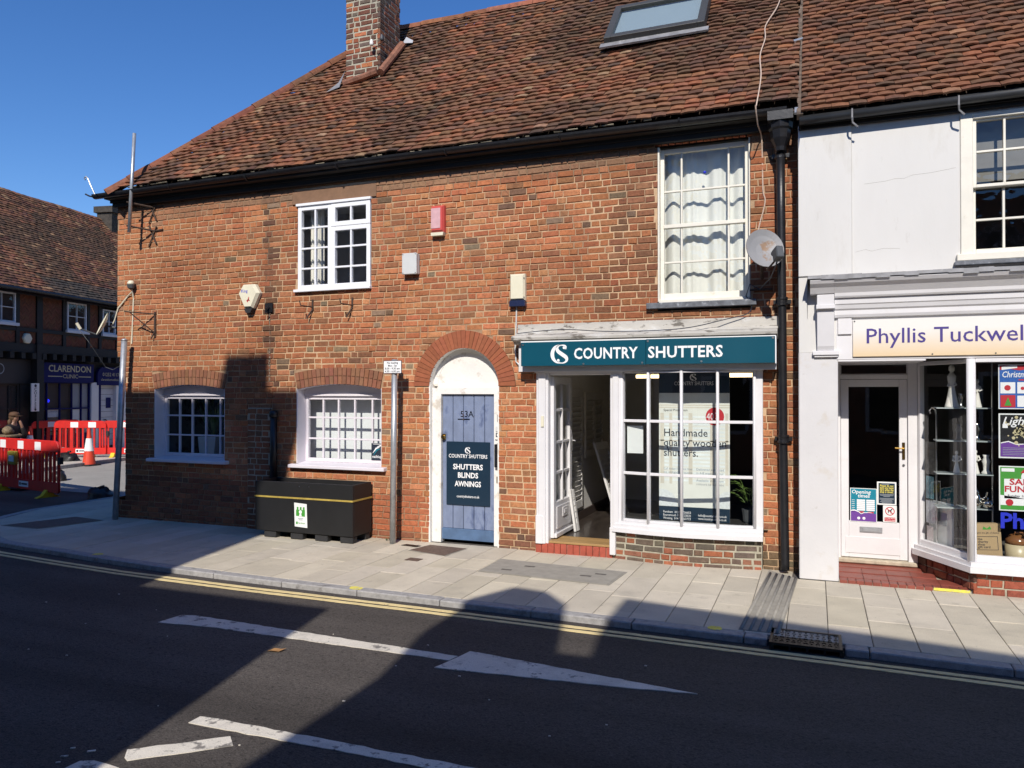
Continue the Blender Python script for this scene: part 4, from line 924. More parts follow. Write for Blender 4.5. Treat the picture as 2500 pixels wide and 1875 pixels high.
# lit tubes on the shop ceiling, palm in the window
for x0_, x1_, y_, lb in ((-2.05, -1.52, 1.1, 'lit ceiling tube at the left of the bow window'), (-.93, -.52, .75, 'lit ceiling tube above the potted palm')):
    root = thing('tube_light', lb, 'light', ((x0_+x1_)/2, y_, 2.0)); q = MB(); q.tube([(x0_, y_, 2.0), (x1_, y_, 2.0)], .022, 8); q.build('tube', M['tube_lamp'], root); q = MB(); q.box(x0_, x1_, y_-.03, y_+.03, 2.03, 2.12); q.build('batten', M['room_light'], root)
root = thing('potted_palm', 'green palm in a pot at the right of the bow window', 'plant', (-.66, .38, .40))
q = MB(); q.lathe([(.06, .40), (.085, .55), (.08, .55), (.07, .42)], (-.66, .38, 0), 14); q.build('pot', M['dish_dark'], root)
q = MB()
for i in range(15):
    a = rb.uniform(0, 6.28); l = rb.uniform(.14, .3); h = rb.uniform(.15, .65); c0 = Vector((-.66, .38, .54)); pp = [c0+Vector((math.cos(a)*l*t*.9, math.sin(a)*l*t*.5, h*(t*1.5-.75*t*t))) for t in (.2, .4, .55, .7, .85, 1)]
    for k in range(5):
        d = (pp[k+1]-pp[k]).normalized(); s = d.cross(Z3).normalized() if abs(d.z) < .98 else Vector((1, 0, 0))
        for sg in (-1, 1): q.face([pp[k], pp[k]+s*sg*.045+d*.07-Z3*.015, pp[k]+s*sg*.05+d*.085-Z3*.025, pp[k]+d*.02])
    q.tube(pp, .003, 4)
q.build('fronds', M['leaf'], root)
# fascia sign
root = thing('shop_sign', 'long teal fascia sign with white lettering over the shop', 'sign', (-1.7, -.2, 2.1))
q = MB(); q.box(-3.055, -1.655, -.252, -.15, 2.098, 2.362); q.build('panel', M['teal'], root, bevel=.003)
q = MB(); q.box(-1.651, -.365, -.252, -.15, 2.101, 2.366); q.build('panel', M['teal'], root, bevel=.003)
q = MB(); q.box(-.365, -.355, -.255, -.15, 2.095, 2.37); q.box(-3.06, -.36, -.245, -.15, 2.363, 2.376); q.build('edge_trim', M['ink_white'], root)
q = MB(); logo(q, (-2.70, -.2545, 2.122), .208)
put_text(q, 'COUNTRY', .165, (-2.44, -.2545, 2.172), bold=.022, width=.70, sp=1.05); put_text(q, 'SHUTTERS', .165, (-1.63, -.2545, 2.172), bold=.022, width=.76, sp=1.05); q.build('lettering', M['ink_white'], root)
for x, z in ((-3.03, 2.335), (-2.33, 2.115), (-1.69, 2.12), (-1.63, 2.345), (-1.08, 2.125), (-.385, 2.35)):
    q = MB(); q.lathe([(.011, 0), (.011, .004), (.006, .006)], (x, -.2585, z), 12, ax='y'); q.build('screw', M['steel'], root)
# sign on the blue door
root = thing('door_sign', 'dark navy board reading SHUTTERS BLINDS AWNINGS on the blue door', 'sign', (-3.86, .09, .46))
q = MB(); q.box(-4.143, -3.572, .078, .088, .455, 1.215); q.build('board', M['navy'], root, bevel=.002)
q = MB(); logo(q, (-3.895, .0765, 1.075), .075); put_text(q, 'COUNTRY SHUTTERS', .062, (-3.858, .0765, 1.022), bold=.014, align='CENTER', width=.505)
for t, z, w_ in (('SHUTTERS', .885, .39), ('BLINDS', .785, .265), ('AWNINGS', .682, .345)): put_text(q, t, .088, (-3.858, .0765, z), bold=.028, align='CENTER', width=w_)
put_text(q, 'countryshutters.co.uk', .043, (-3.858, .0765, .548), bold=.01, align='CENTER', width=.295); q.build('lettering', M['ink_white'], root)
# ------------------------------------------------------------------ fixtures on the brick front
def alarm(name, label, poly, d, m, m2=None, cut=None, cat='alarm box', bev=.012):
    xs = [p[0] for p in poly]; zs = [p[1] for p in poly]; root = thing(name, label, cat, (sum(xs)/len(xs), 0, min(zs))); cx, cz = sum(xs)/len(xs), sum(zs)/len(zs)
    q = MB(); n = len(poly); ins = [(cx+(p[0]-cx)*.8, cz+(p[1]-cz)*.86) for p in poly]
    q.mesh([(x, -.006, z) for x, z in poly]+[(x, -d*.6, z) for x, z in poly]+[(x, -d, z) for x, z in ins], [tuple(range(2*n, 3*n))]+[(i, (i+1) % n, (i+1) % n+n, i+n) for i in range(n)]+[(i+n, (i+1) % n+n, (i+1) % n+2*n, i+2*n) for i in range(n)])
    q.build('cover', m, root); return root
r_ = alarm('alarm_box', 'upright red alarm box with faded pink label beside the casement', [(-4.28, 3.72), (-4.11, 3.72), (-4.11, 4.04), (-4.28, 4.04)], .085, M['red_cover'])
q = MB(); q.box(-4.268, -4.145, -.090, -.086, 3.765, 4.005); q.build('label_panel', M['pink'], r_); q = MB(); q.prism([(-4.275, 3.68), (-4.12, 3.68), (-4.11, 3.718), (-4.28, 3.718)], 'y', -.075, -.006); q.build('base', M['cream_plastic'], r_)
r_ = thing('junction_box', 'plain pale grey junction box below and left of the red alarm', 'box', (-4.56, 0, 3.24)); q = MB(); q.box(-4.655, -4.465, -.085, -.006, 3.24, 3.485); q.build('body', M['grey_plastic'], r_, bevel=.006)
q = MB(); q.box(-4.66, -4.46, -.098, -.086, 3.235, 3.49); q.build('lid', M['grey_plastic'], r_, bevel=.005)
for x in (-4.645, -4.475):
    for z in (3.25, 3.475): q = MB(); q.lathe([(.006, 0), (.006, .003)], (x, -.101, z), 8, ax='y'); q.build('screw', M['dish_dark'], r_)
r_ = alarm('alarm_box', 'cream alarm box with a dark blue foot above the shop sign', [(-3.265, 2.86), (-3.08, 2.86), (-3.08, 3.165), (-3.265, 3.165)], .08, M['cream_plastic'])
q = MB(); q.prism([(-3.27, 2.79), (-3.075, 2.79), (-3.078, 2.858), (-3.267, 2.858)], 'y', -.078, -.006); q.build('blue_foot', M['blue_lens'], r_, bevel=.006)
for z in (2.88, 3.10): q = MB(); q.box(-3.098, -3.085, -.07, -.05, z, z+.02); q.build('catch', M['ink_dark'], r_)
r_ = alarm('alarm_box', 'white kite-shaped alarm with a dark foot between the two left windows', [(-7.06, 2.92), (-6.93, 2.92), (-6.82, 3.12), (-6.90, 3.24), (-7.09, 3.24), (-7.17, 3.12)], .09, M['cream_plastic'])
q = MB(); q.prism([(-7.03, 2.86), (-6.96, 2.86), (-6.925, 2.918), (-7.065, 2.918)], 'y', -.08, -.006); q.build('dark_foot', M['rubber'], r_)
q = MB(); put_text(q, 'King', .06, (-7.10, -.0925, 3.13)); q.build('lettering', M['ink_blue'], r_); q = MB(); ribbon(q, [(0, 0, .012), (.02, .03, .02), (.03, .07, .008)], (-7.0, -.0925, 3.0)); ribbon(q, [(0, .02, .008), (.03, .03, .014), (.06, .015, .006)], (-7.01, -.0925, 3.0)); q.keep = True; q.build('emblem', M['ink_red'], r_)
q = MB(); q.tube([(-3.2, -.012, 2.79), (-3.205, -.012, 2.60), (-3.21, -.03, 2.3), (-3.20, -.03, 2.16), (-3.15, -.03, 2.11), (-3.05, -.05, 2.09), (-2.9, -.06, 2.085)], .009, 6); tag(q.build('cable_conduit', M['grey_plastic'], origin=(-3.2, 0, 2.1)), 'thin grey conduit running down from the cream alarm box', 'cable')
for x, lb in ((-6.02, 'left rusty hook bracket below the white casement'), (-5.42, 'right rusty hook bracket below the white casement')):
    q = MB(); q.box(x-.012, x+.012, -.014, -.004, 2.86, 3.0); q.tube([(x, -.01, 2.90), (x-.02, -.12, 2.905), (x-.05, -.19, 2.91), (x-.06, -.20, 2.97)], .008, 6); q.tube([(x, -.012, 2.87), (x-.03, -.05, 2.80), (x-.05, -.07, 2.755)], .010, 6); tag(q.build('hook_bracket', M['rust'], origin=(x, 0, 2.75)), lb, 'bracket')
q = MB(); q.box(-6.76, -6.64, -.03, -.004, 2.86, 2.98); q.tube([(-6.70, -.03, 2.93), (-6.70, -.07, 2.90), (-6.695, -.08, 2.84)], .02, 6); tag(q.build('pipe_bracket', M['black_iron'], origin=(-6.7, 0, 2.85)), 'black iron remnant on the dark stain right of the kite alarm', 'bracket')
# sign bracket, dome lamp, mast at the left corner
q = MB(); q.box(-8.70, -8.67, -.02, -.004, 2.58, 2.94); q.tube([(-8.68, -.02, 2.91), (-8.95, -.30, 2.93)], .010, 6); q.tube([(-8.68, -.02, 2.64), (-8.90, -.25, 2.92)], .009, 6); q.tube([(-8.68, -.02, 2.66), (-8.72, -.05, 2.56)], .010, 6)
tag(q.build('sign_bracket', M['rust'], origin=(-8.68, 0, 2.6)), 'rusty triangular sign bracket above the leftmost window', 'bracket')
root = thing('dome_lamp', 'small dome sensor on a bent conduit near the house corner', 'lamp', (-9.1, -.05, 3.2))
q = MB(); q.lathe([(.01, 3.27), (.045, 3.29), (.055, 3.34)], (-9.08, -.07, 0), 12); q.build('base', M['dish_dark'], root); q = MB(); q.lathe([(.05, 3.34), (.048, 3.37), (.03, 3.395), (.005, 3.40)], (-9.08, -.07, 0), 12); q.build('dome', M['cream_plastic'], root, smooth=True)
q = MB(); q.tube([(-9.08, -.05, 3.27), (-9.09, -.015, 3.15), (-9.11, -.012, 2.8), (-9.125, -.012, 2.5)], .009, 6); q.tube([(-9.08, -.05, 3.24), (-9.2, -.02, 3.18), (-9.38, -.02, 3.02), (-9.47, .0, 2.85), (-9.56, .0, 2.72)], .011, 6); q.build('conduit', M['cream_plastic'], root)
root = thing('aerial_mast', 'galvanised pole strapped upright to the brick corner by iron brackets', 'mast', (-8.9, -.25, 4.05))
q = MB(); q.tube([(-8.92, -.25, 4.04), (-8.83, -.25, 5.42)], .024, 10); q.build('pole', M['galv'], root, smooth=True)
for z in (4.45, 4.12):
    q = MB(); q.tube([(-8.95, -.27, z+.015), (-8.70, -.01, z-.03), (-8.55, -.01, z-.02)], .013, 6); q.tube([(-8.8, -.02, z+.05), (-8.66, -.02, z-.22)], .012, 6); q.tube([(-8.66, -.02, z+.03), (-8.80, -.02, z-.25)], .010, 6); q.build('bracket', M['rust'], root)
q = MB(); q.tube([(-9.45, -.36, 4.60), (-9.52, -.38, 4.75), (-9.56, -.38, 4.83), (-9.60, -.38, 4.86), (-9.63, -.38, 4.84), (-9.61, -.38, 4.815)], .010, 6); tag(q.build('eaves_hook', M['galv'], origin=(-9.5, -.37, 4.6)), 'curled metal hook rising from the left eaves corner', 'hook')
# dish seen edge-on at the far corner
root = thing('satellite_dish', 'satellite dish seen edge on at the left corner of the house', 'satellite dish', (-9.55, .0, 2.75))
q = MB(); N_ = Vector((-.50, -.70, .38)).normalized(); c0 = Vector((-9.60, -.06, 2.78)); a = N_.cross(Z3).normalized(); b2_ = a.cross(N_)
for i in range(20):
    t0, t1 = 2*math.pi*i/20, 2*math.pi*(i+1)/20
    for r0, r1 in ((0, .10), (.10, .18)):
        f = lambda r, t: c0+a*math.cos(t)*r+b2_*math.sin(t)*r+N_*(r*r*1.2)
        q.face([f(r0, t0), f(r1, t0), f(r1, t1), f(r0, t1)] if r0 else [f(0, 0), f(r1, t0), f(r1, t1)]); q.face([f(r0, t1)-N_*.012, f(r1, t1)-N_*.012, f(r1, t0)-N_*.012, f(r0, t0)-N_*.012] if r0 else [f(r1, t1)-N_*.012, f(r1, t0)-N_*.012, f(0, 0)-N_*.012])
q.keep = True; q.build('reflector', M['cream_plastic'], root)
q = MB(); q.tube([(-9.45, .0, 2.74), c0-N_*.02], .016, 6); q.tube([c0-b2_*.17+N_*.04, c0-b2_*.19+N_*.28], .011, 6); q.build('arm', M['dish_dark'], root); q = MB(); q.tube([c0-b2_*.19+N_*.25, c0-b2_*.13+N_*.33], .022, 8); q.build('receiver', M['cream_plastic'], root)
q = MB(); e_ = c0-b2_*.19+N_*.28; q.tube([e_, e_+Vector((.15, .05, -.2)), (-9.62, -.02, 2.17), (-9.50, .0, 2.13), (-9.38, .0, 2.18)], .004, 6); q.build('cable', M['dish_dark'], root)
# dish beside the downpipe
root = thing('satellite_dish', 'rust stained grey satellite dish beside the black downpipe', 'satellite dish', (-.5, -.1, 3.1))
N_ = Vector((.40, -.85, .30)).normalized(); c0 = Vector((-.475, -.32, 3.205)); a = N_.cross(Z3).normalized(); b2_ = a.cross(N_); q = MB()
for i in range(28):
    t0, t1 = 2*math.pi*i/28, 2*math.pi*(i+1)/28
    for r0, r1 in ((0, .08), (.08, .15), (.15, .205)):
        f = lambda r, t, e=0: c0+a*math.cos(t)*r*.92+b2_*math.sin(t)*r+N_*(r*r*1.5-e)
        q.face([f(r0, t0), f(r1, t0), f(r1, t1), f(r0, t1)] if r0 else [f(0, 0), f(r1, t0), f(r1, t1)]); q.face([f(r0, t1, .01), f(r1, t1, .01), f(r1, t0, .01), f(r0, t0, .01)] if r0 else [f(r1, t1, .01), f(r1, t0, .01), f(0, 0, .01)])
    q.face([f(.205, t0), f(.205, t0, .01), f(.205, t1, .01), f(.205, t1)])
q.build('reflector', M['dish'], root, smooth=False)
lb_ = c0-b2_*.20+N_*.32
q = MB(); q.tube([c0-b2_*.17+N_*.02, c0-b2_*.23+N_*.05, lb_-b2_*.03], .010, 6); q.tube([c0-a*.12-b2_*.12, lb_-b2_*.03], .006, 6); q.tube([c0-N_*.01, (-.50, -.06, 3.0), (-.50, -.005, 2.98)], .018, 8); q.tube([(-.62, -.02, 2.86), (-.40, -.02, 2.86)], .012, 6); q.build('arm', M['rust'], root)
q = MB(); q.obox(lb_+a*.0, a, N_, b2_, .035, .055, .06); q.tube([lb_-N_*.03+b2_*.03, lb_-N_*.10+b2_*.05], .03, 10); q.build('receiver', M['dish_dark'], root, bevel=.01)
q = MB(); q.tube([lb_-b2_*.05, (-.40, -.35, 2.93), (-.52, -.05, 2.86), (-.62, -.03, 2.92), (-.66, -.02, 2.80), (-.62, -.02, 2.75)], .006, 5); q.build('cable', M['ink_dark'], root)
q = MB(); q.tube(spline([tuple(Pr(-.35, 1.55, .06)), tuple(Pr(-.40, 1.25, .07)), tuple(Pr(-.51, .96, .06)), tuple(Pr(-.50, .7, .08)), tuple(Pr(-.54, .45, .06)), tuple(Pr(-.51, .1, .07)), tuple(Pr(-.53, -.28, .06)), (-.53, -.44, 4.60), (-.52, -.32, 4.47), (-.50, -.02, 4.40), (-.49, -.012, 3.9), (-.47, -.012, 3.75), (-.54, -.012, 3.45), (-.56, -.012, 3.1)], 5), .007, 5)
tag(q.build('roof_cable', mat('pale_cable', (.55, .42, .33), .6), origin=(-.5, 0, 4.5)), 'pale cable trailing down the tiles and wall above the dish', 'cable')
q = MB(); q.tube(spline([(-.60, -.03, 2.74), (-.63, -.08, 2.62), (-.85, -.12, 2.56), (-1.3, -.2, 2.47), (-2.0, -.21, 2.46), (-2.6, -.18, 2.50), (-3.12, -.2, 2.47)], 6), .005, 5); tag(q.build('fascia_cable', M['ink_dark'], origin=(-1.8, -.2, 2.47)), 'thin dark cable looping along the peeling board above the shop sign', 'cable')
# ------------------------------------------------------------------ street furniture in front of the house
root = thing('parking_sign_post', 'grey post with a small No loading plate by the blue door', 'sign post', (-4.70, -.23, 0))
q = MB(); q.tube([(-4.705, -.23, 0), (-4.68, -.23, 2.20)], .036, 14); q.build('post', M['galv'], root, smooth=True)
q = MB(); q.box(-4.805, -4.56, -.276, -.272, 2.03, 2.185); pt = q.build('sign_plate', M['ink_dark'], root)
q = MB(); q.box(-4.799, -4.566, -.279, -.277, 2.036, 2.179); q.build('sign_face', M['ink_white'], pt)
q = MB()
for i, t in enumerate(('No loading', 'Mon - Sat', '8.00 - 9.30 am', '4.30 - 6.00 pm')): put_text(q, t, .033, (-4.6825, -.2805, 2.147-.034*i), align='CENTER', bold=.012, width=(.15, .12, .20, .20)[i])
q.build('lettering', M['ink_dark'], pt)
root = thing('bare_post', 'bare leaning galvanised post at the left corner of the house', 'post', (-9.25, -.15, 0))
q = MB(); q.tube([(-9.26, -.16, 0), (-9.10, -.16, 2.54)], .040, 14); q.lathe([(.045, 0), (.047, .01), (.02, .03)], (-9.10, -.16, 2.535), 14); q.build('post', M['galv'], root, smooth=True)
root = thing('planter', 'long black box planter with gold strap standing against the wall', 'planter', (-5.9, -.25, 0))
X0, X1, Y0, Y1 = -6.54, -5.11, -.47, -.05
q = MB(); t_ = .03
q.box(X0, X1, Y0, Y0+t_, .085, .70); q.box(X0, X1, Y1-t_, Y1, .085, .70); q.box(X0, X0+t_, Y0+t_, Y1-t_, .085, .70); q.box(X1-t_, X1, Y0+t_, Y1-t_, .085, .70); q.box(X0+t_, X1-t_, Y0+t_, Y1-t_, .085, .10)
q.build('box', M['planter'], root, bevel=.005)
q = MB(); q.box(X0-.006, X1+.006, Y0-.006, Y1+.006, .50, .52); q.build('strap', M['strap'], root)
q = MB(); q.box(X0+t_, X1-t_, Y0+t_, Y1-t_, .60, .64); q.build('soil', M['soil'], root)
for x in (-6.33, -5.93, -5.57, -5.21):
    q = MB(); q.box(x-.09, x+.09, Y0+.02, Y0+.12, 0.002, .084); q.build('foot', M['rubber'], root, bevel=.008); q = MB(); q.box(x-.09, x+.09, Y1-.12, Y1-.02, 0.002, .084); q.build('foot', M['rubber'], root, bevel=.008)
for x in (-5.87, -5.73): q = MB(); q.lathe([(.007, 0), (.007, .004)], (x, Y0-.004, .655), 8, ax='y'); q.build('screw', M['steel'], root)
root = thing('notice', 'white notice with a green castle emblem stuck on the planter', 'notice', (-5.865, -.48, .2))
q = MB(); q.face([(-5.935, -.474, .165), (-5.75, -.474, .155), (-5.76, -.474, .445), (-5.945, -.474, .455)]); q.keep = True; q.build('sheet', M['paper'], root)
q = MB(); q.face([(-5.915, -.4755, .295), (-5.785, -.4755, .29), (-5.785, -.4755, .37), (-5.8, -.4755, .37), (-5.9, -.4755, .37), (-5.915, -.4755, .37)])
for x in (-5.905, -5.86, -5.815): q.face([(x, -.4755, .37), (x+.025, -.4755, .37), (x+.025, -.4755, .405), (x, -.4755, .405)])
rect(q, (-5.915, -.4755, .195), .025, .03); put_text(q, 'farnham', .03, (-5.88, -.4755, .20), bold=.01); q.keep = True; q.build('green_print', M['ink_green'], root)
q = MB(); disc(q, (-5.85, -.477, .345), .022); ribbon(q, [(0, 0, .04), (.0, .03, .02)], (-5.85, -.477, .295)); q.keep = True; q.build('white_flower', M['ink_white'], root)
q = MB(); rect(q, (-5.885, -.4755, .262), .075, .008); rect(q, (-5.875, -.4755, .245), .055, .008); q.keep = True; q.build('grey_print', M['ink_grey'], root)
def weed(x, y, s, label):
    q = MB()
    for i in range(26):
        a = rb.uniform(0, 6.28); l = rb.uniform(.3, 1)*s; c0 = Vector((x+rb.uniform(-s, s)*.8, y+rb.uniform(-.02, .02), 0)); t = Vector((math.cos(a)*l*.5, math.sin(a)*l*.3, l)); n_ = Vector((-t.y, t.x, 0)).normalized()*s*.1
        q.face([c0, c0+t*.6+n_, c0+t, c0+t*.6-n_])
    tag(q.build('weed', M['weed'], origin=(x, y, 0)), label, 'weed')
weed(-6.75, -.05, .10, 'green weed at the wall foot left of the planter'); weed(-4.83, -.1, .05, 'tiny weed at the wall foot by the parking sign post')
# ------------------------------------------------------------------ white shop building on the right
wh = thing('white_building', 'white rendered building with a charity shopfront right of the brick house', 'building', (2.0, -.1, 0))
X9 = 4.6
q = MB(); q.box(-.145, .33, -.318, .0, 2.93, 4.40); q.box(.331, 1.235, -.30, .0, 2.93, 4.40); q.box(2.5, X9, -.30, .0, 2.93, 4.40); q.box(1.235, 2.5, -.30, .0, 2.93, 2.96); q.box(1.235, 2.5, -.30, .0, 4.32, 4.40)
q.box(-.145, X9, .0, 5.3, 4.38, 4.40); q.box(-.145, X9, .0, 5.3, 2.30, 2.34)
q.box(-.145, .20, -.302, .3, 2.19, 2.93); uw = q.build('upper_wall', M['render'], wh, bevel=.004)
q = MB(); q.box(-.148, .205, -.30, .44, .0, 2.20); q.build('pilaster', M['render_low'], wh, bevel=.008)
# upper sash
q = MB(); q.box(1.235, 1.335, -.312, -.18, 2.99, 4.33); q.box(2.40, 2.5, -.312, -.18, 2.99, 4.33); q.box(1.335, 2.40, -.312, -.18, 4.28, 4.33); q.build('window_surround', M['cream'], wh, bevel=.005)
us = glazed(wh, 'sash_window', (0, -.285, 0), (1, 0, 0), 1.336, 2.40, 3.66, 4.29, [1.585, 1.85, 2.12], [3.985], M['cream'], M['glass_old'], fr=.03, bar=.02, depth=.045)
us2 = glazed(wh, 'sash_window', (0, -.24, 0), (1, 0, 0), 1.336, 2.40, 3.06, 3.69, [1.585, 1.85, 2.12], [3.375], M['cream'], M['glass_old'], fr=.03, bar=.02, depth=.045, fr_b=.05)
q = MB(); q.box(1.20, 2.53, -.345, -.2, 2.995, 3.06); q.build('window_sill', M['cream'], wh, bevel=.006); q = MB(); q.box(1.18, 2.55, -.36, -.2, 2.955, 2.993); q.build('window_apron', M['slate'], wh, bevel=.005)
q = MB(); room(q, 1.2, 2.6, -.18, 1.6, 2.9, 4.36); q.build('upper_room', mat('dim_room', (.16, .165, .18), .9), wh)
q = MB(); q.face([(1.33, -.10, 3.75), (2.4, -.10, 3.75), (2.4, -.10, 4.3), (1.33, -.10, 4.3)]); tag(q.build('roller_blind', mat('grey_blind', (.20, .19, .17), .8), origin=(1.9, -.1, 3.75)), 'grey half-drawn blind inside the upstairs window of the white building', 'blind')
for P_, r_w in (([(.44, 3.78), (.62, 3.79), (.70, 3.805), (.78, 3.80), (.85, 3.825), (1.0, 3.83), (1.2, 3.855)], .0009), ([(.36, 3.14), (.45, 3.16), (.50, 3.14), (.60, 3.16), (.74, 3.15)], .0008)):
    q = MB(); q.tube([(a, -.3005, c) for a, c in P_], r_w, 4); q.build('crack', M['cover_conc'], wh)
# cornice over the shopfront
q = MB()
prof = [(-.29, 2.905), (-.50, 2.885), (-.52, 2.86), (-.50, 2.83), (-.46, 2.80), (-.42, 2.745), (-.415, 2.715), (-.405, 2.70), (-.385, 2.70), (-.38, 2.645), (-.37, 2.635), (-.36, 2.60), (-.345, 2.585), (-.345, 2.545), (-.335, 2.52), (-.29, 2.51)]
q.prism(prof, 'x', .175, X9); q.build('shop_cornice', M['white'], wh)
prof2 = [(-.29, 2.905), (-.50, 2.885), (-.52, 2.86), (-.50, 2.83), (-.46, 2.80), (-.42, 2.745), (-.29, 2.74)]
q = MB(); q.prism(prof2, 'x', -.04, .174); q.build('cornice_return', M['white'], wh)
q = MB(); n = 40
for i in range(n):
    xa, xb = -.06+(X9+.06)*i/n, -.06+(X9+.06)*(i+1)/n; e = rb.uniform(-.006, .006); e2 = rb.uniform(-.012, .008)
    q.face([(xa, -.28, 2.935), (xb, -.28, 2.935), (xb, -.525, 2.905+e), (xa, -.525, 2.905+e)]); q.face([(xa, -.525, 2.905+e), (xb, -.525, 2.905+e), (xb, -.532, 2.868+e2), (xa, -.532, 2.868+e2)])
q.face([(-.06, -.28, 2.935), (-.06, -.525, 2.905), (-.065, -.53, 2.86), (-.065, -.34, 2.80), (-.065, -.31, 2.52), (-.06, -.28, 2.52)]); q.build('lead_flashing', M['lead'], wh)
q = MB(); q.prism([(-.30, 2.735), (-.425, 2.735), (-.42, 2.64), (-.40, 2.63), (-.375, 2.45), (-.345, 2.25), (-.325, 2.205), (-.30, 2.205)], 'x', .02, .172); q.box(.012, .18, -.432, -.30, 2.60, 2.64); q.build('console', M['white'], wh, bevel=.004)
q = MB(); q.box(-.02, .215, -.345, -.30, 2.165, 2.205); q.box(-.005, .205, -.33, -.30, 2.145, 2.165); q.build('capital', M['white'], wh, bevel=.004)
q = MB(); q.box(.19, X9, -.305, .1, 2.12, 2.52); q.box(.205, .325, -.325, -.30, 2.36, 2.52); q.build('fascia', M['white'], wh, bevel=.003)
# shop door in its lobby
q = MB(); q.box(.205, .245, .40, .50, .06, 2.12); q.box(.87, .955, .40, .50, .05, 2.12); q.box(.245, .87, .405, .50, 1.945, 1.99); q.box(.205, .95, -.30, .5, 2.10, 2.125); q.build('door_frame', M['white'], wh, bevel=.004)
glazed(wh, 'fanlight', (0, .42, 0), (1, 0, 0), .246, .87, 1.991, 2.10, [], [], M['white'], M['glass_shop'], fr=.008, depth=.04)
sd = glazed(wh, 'shop_door', (0, .43, 0), (1, 0, 0), .248, .868, .105, 1.94, [], [], M['white'], M['glass_shop'], fr=.075, depth=.045, fr_b=.375)
q = MB(); q.box(.29, .80, .424, .431, .15, .32); q.build('raised_panel', M['white'], sd, bevel=.003)
q = MB(); q.box(.425, .635, .42, .431, .37, .425); q.box(.45, .615, .416, .421, .38, .412); q.build('letter_plate', M['galv'], sd, bevel=.002)
q = MB(); q.box(.82, .845, .418, .431, 1.13, 1.30); q.tube([(.832, .418, 1.24), (.832, .38, 1.24), (.75, .375, 1.245)], .008, 6); q.build('door_handle', M['brass'], sd); q = MB(); q.lathe([(.012, 0), (.012, .006)], (.832, .42, 1.07), 12, ax='y'); q.build('lock', M['steel'], sd)
q = MB(); q.box(.21, .95, .36, .52, .055, .10); q.build('threshold', mat('worn_threshold', (.46, .40, .30), .8, var=.25, scale=12, bump=.4), wh, bevel=.01)
# lobby tiles
q = MB(); q.prism([(.205, -.31), (1.30, -.335), (.96, .42), (.205, .42)], 'z', -.03, .02); lob = q.build('lobby_floor', M['mortar_grey'], wh)
for r_i in range(2):
    for c_i in range(5):
        x0_, y0_ = .21+c_i*.215, -.21+r_i*.21
        if x0_+.1 > 1.24-r_i*.12: continue
        b2 = MB(); b2.box(x0_+.002, min(x0_+.213, 1.25-r_i*.13), y0_+.002, y0_+.208, .01, .034+r_i*.008, j=.001); b2.build('floor_tile', M['red_tile'], lob)
b2 = MB(); b2.box(.21, .97, .212, .40, .01, .05); b2.build('floor_tile', M['red_tile'], lob)
x = .212
while x < 1.28:
    b2 = MB(); b2.box(x+.001, x+.068, -.33, -.212, -.03, .031, j=.0012); b2.build('edge_tile', M['red_tile'], lob, bevel=.003); x += .0715
q = MB(); q.box(1.0, 1.29, -.336, -.331, .006, .03); q.build('yellow_edge', M['spray'], lob)
# splayed and front show windows on a brick stall riser
SO, SE = Vector((.955, .40, 0)), Vector((1.312, -.29, 0)); SU = (SE-SO).normalized(); SLn = (SE-SO).length
ws = glazed(wh, 'show_window', SO, SU, .0, SLn, .285, 2.115, [], [], M['white'], M['glass_shop'], fr=.04, depth=.05, fr_b=.06)
wf = glazed(wh, 'show_window', (1.312, -.30, 0), (1, 0, 0), .0, 2.3, .285, 2.115, [], [], M['white'], M['glass_shop'], fr=.035, depth=.05, fr_b=.06)
q = MB(); q.tube([(1.305, -.30, .285), (1.305, -.30, 2.115)], .032, 10); q.build('corner_post', M['white'], wh, smooth=True)
SN = Vector((0, 0, 1)).cross(SU); 
q = MB(); q.prism([(.90, .43), (.90, .36), (1.285, -.375), (3.62, -.375), (3.62, -.25), (1.36, -.25), (1.0, .43)], 'z', .195, .25); q.prism([(.92, .43), (.925, .37), (1.295, -.345), (3.62, -.345), (3.62, -.25), (1.36, -.25), (1.0, .43)], 'z', .25, .287); q.build('show_window_sill', M['white'], wh)
q = MB(); q.prism([(.965, .43), (1.325, -.29), (3.6, -.29), (3.6, -.2), (1.36, -.2), (1.02, .43)], 'z', -.03, .2); rz = q.build('stall_riser', M['mortar_grey'], wh)
bk, _ = lay(lambda z: 1.318, lambda z: 3.6, -.02, .196, .078, lambda z: []); put_bricks(bk, lambda u, d, z: (u, -.293-d, z), lambda x, z: pick([(3, (.33, .095, .055)), (1, (.24, .075, .05))]), rz, M['brick'], single=120)
bk, _ = lay(lambda z: .0, lambda z: SLn+.02, .02, .196, .078, lambda z: []); put_bricks(bk, lambda u, d, z: tuple(SO+Vector((.006, .003, 0))+SU*u-SN*d+Z3*z), lambda x, z: pick([(3, (.20, .07, .045)), (1, (.33, .10, .055)), (1, (.10, .055, .04))]), rz, M['brick'], single=60, j=.008)
# inside
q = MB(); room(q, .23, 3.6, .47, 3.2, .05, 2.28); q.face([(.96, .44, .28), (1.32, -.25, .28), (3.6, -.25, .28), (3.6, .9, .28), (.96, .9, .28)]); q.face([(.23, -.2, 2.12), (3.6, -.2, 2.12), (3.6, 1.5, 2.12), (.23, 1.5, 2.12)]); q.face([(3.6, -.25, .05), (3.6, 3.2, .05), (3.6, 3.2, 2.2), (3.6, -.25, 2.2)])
q.build('shop_room', mat('charity_room', (.075, .07, .062), .9), wh)
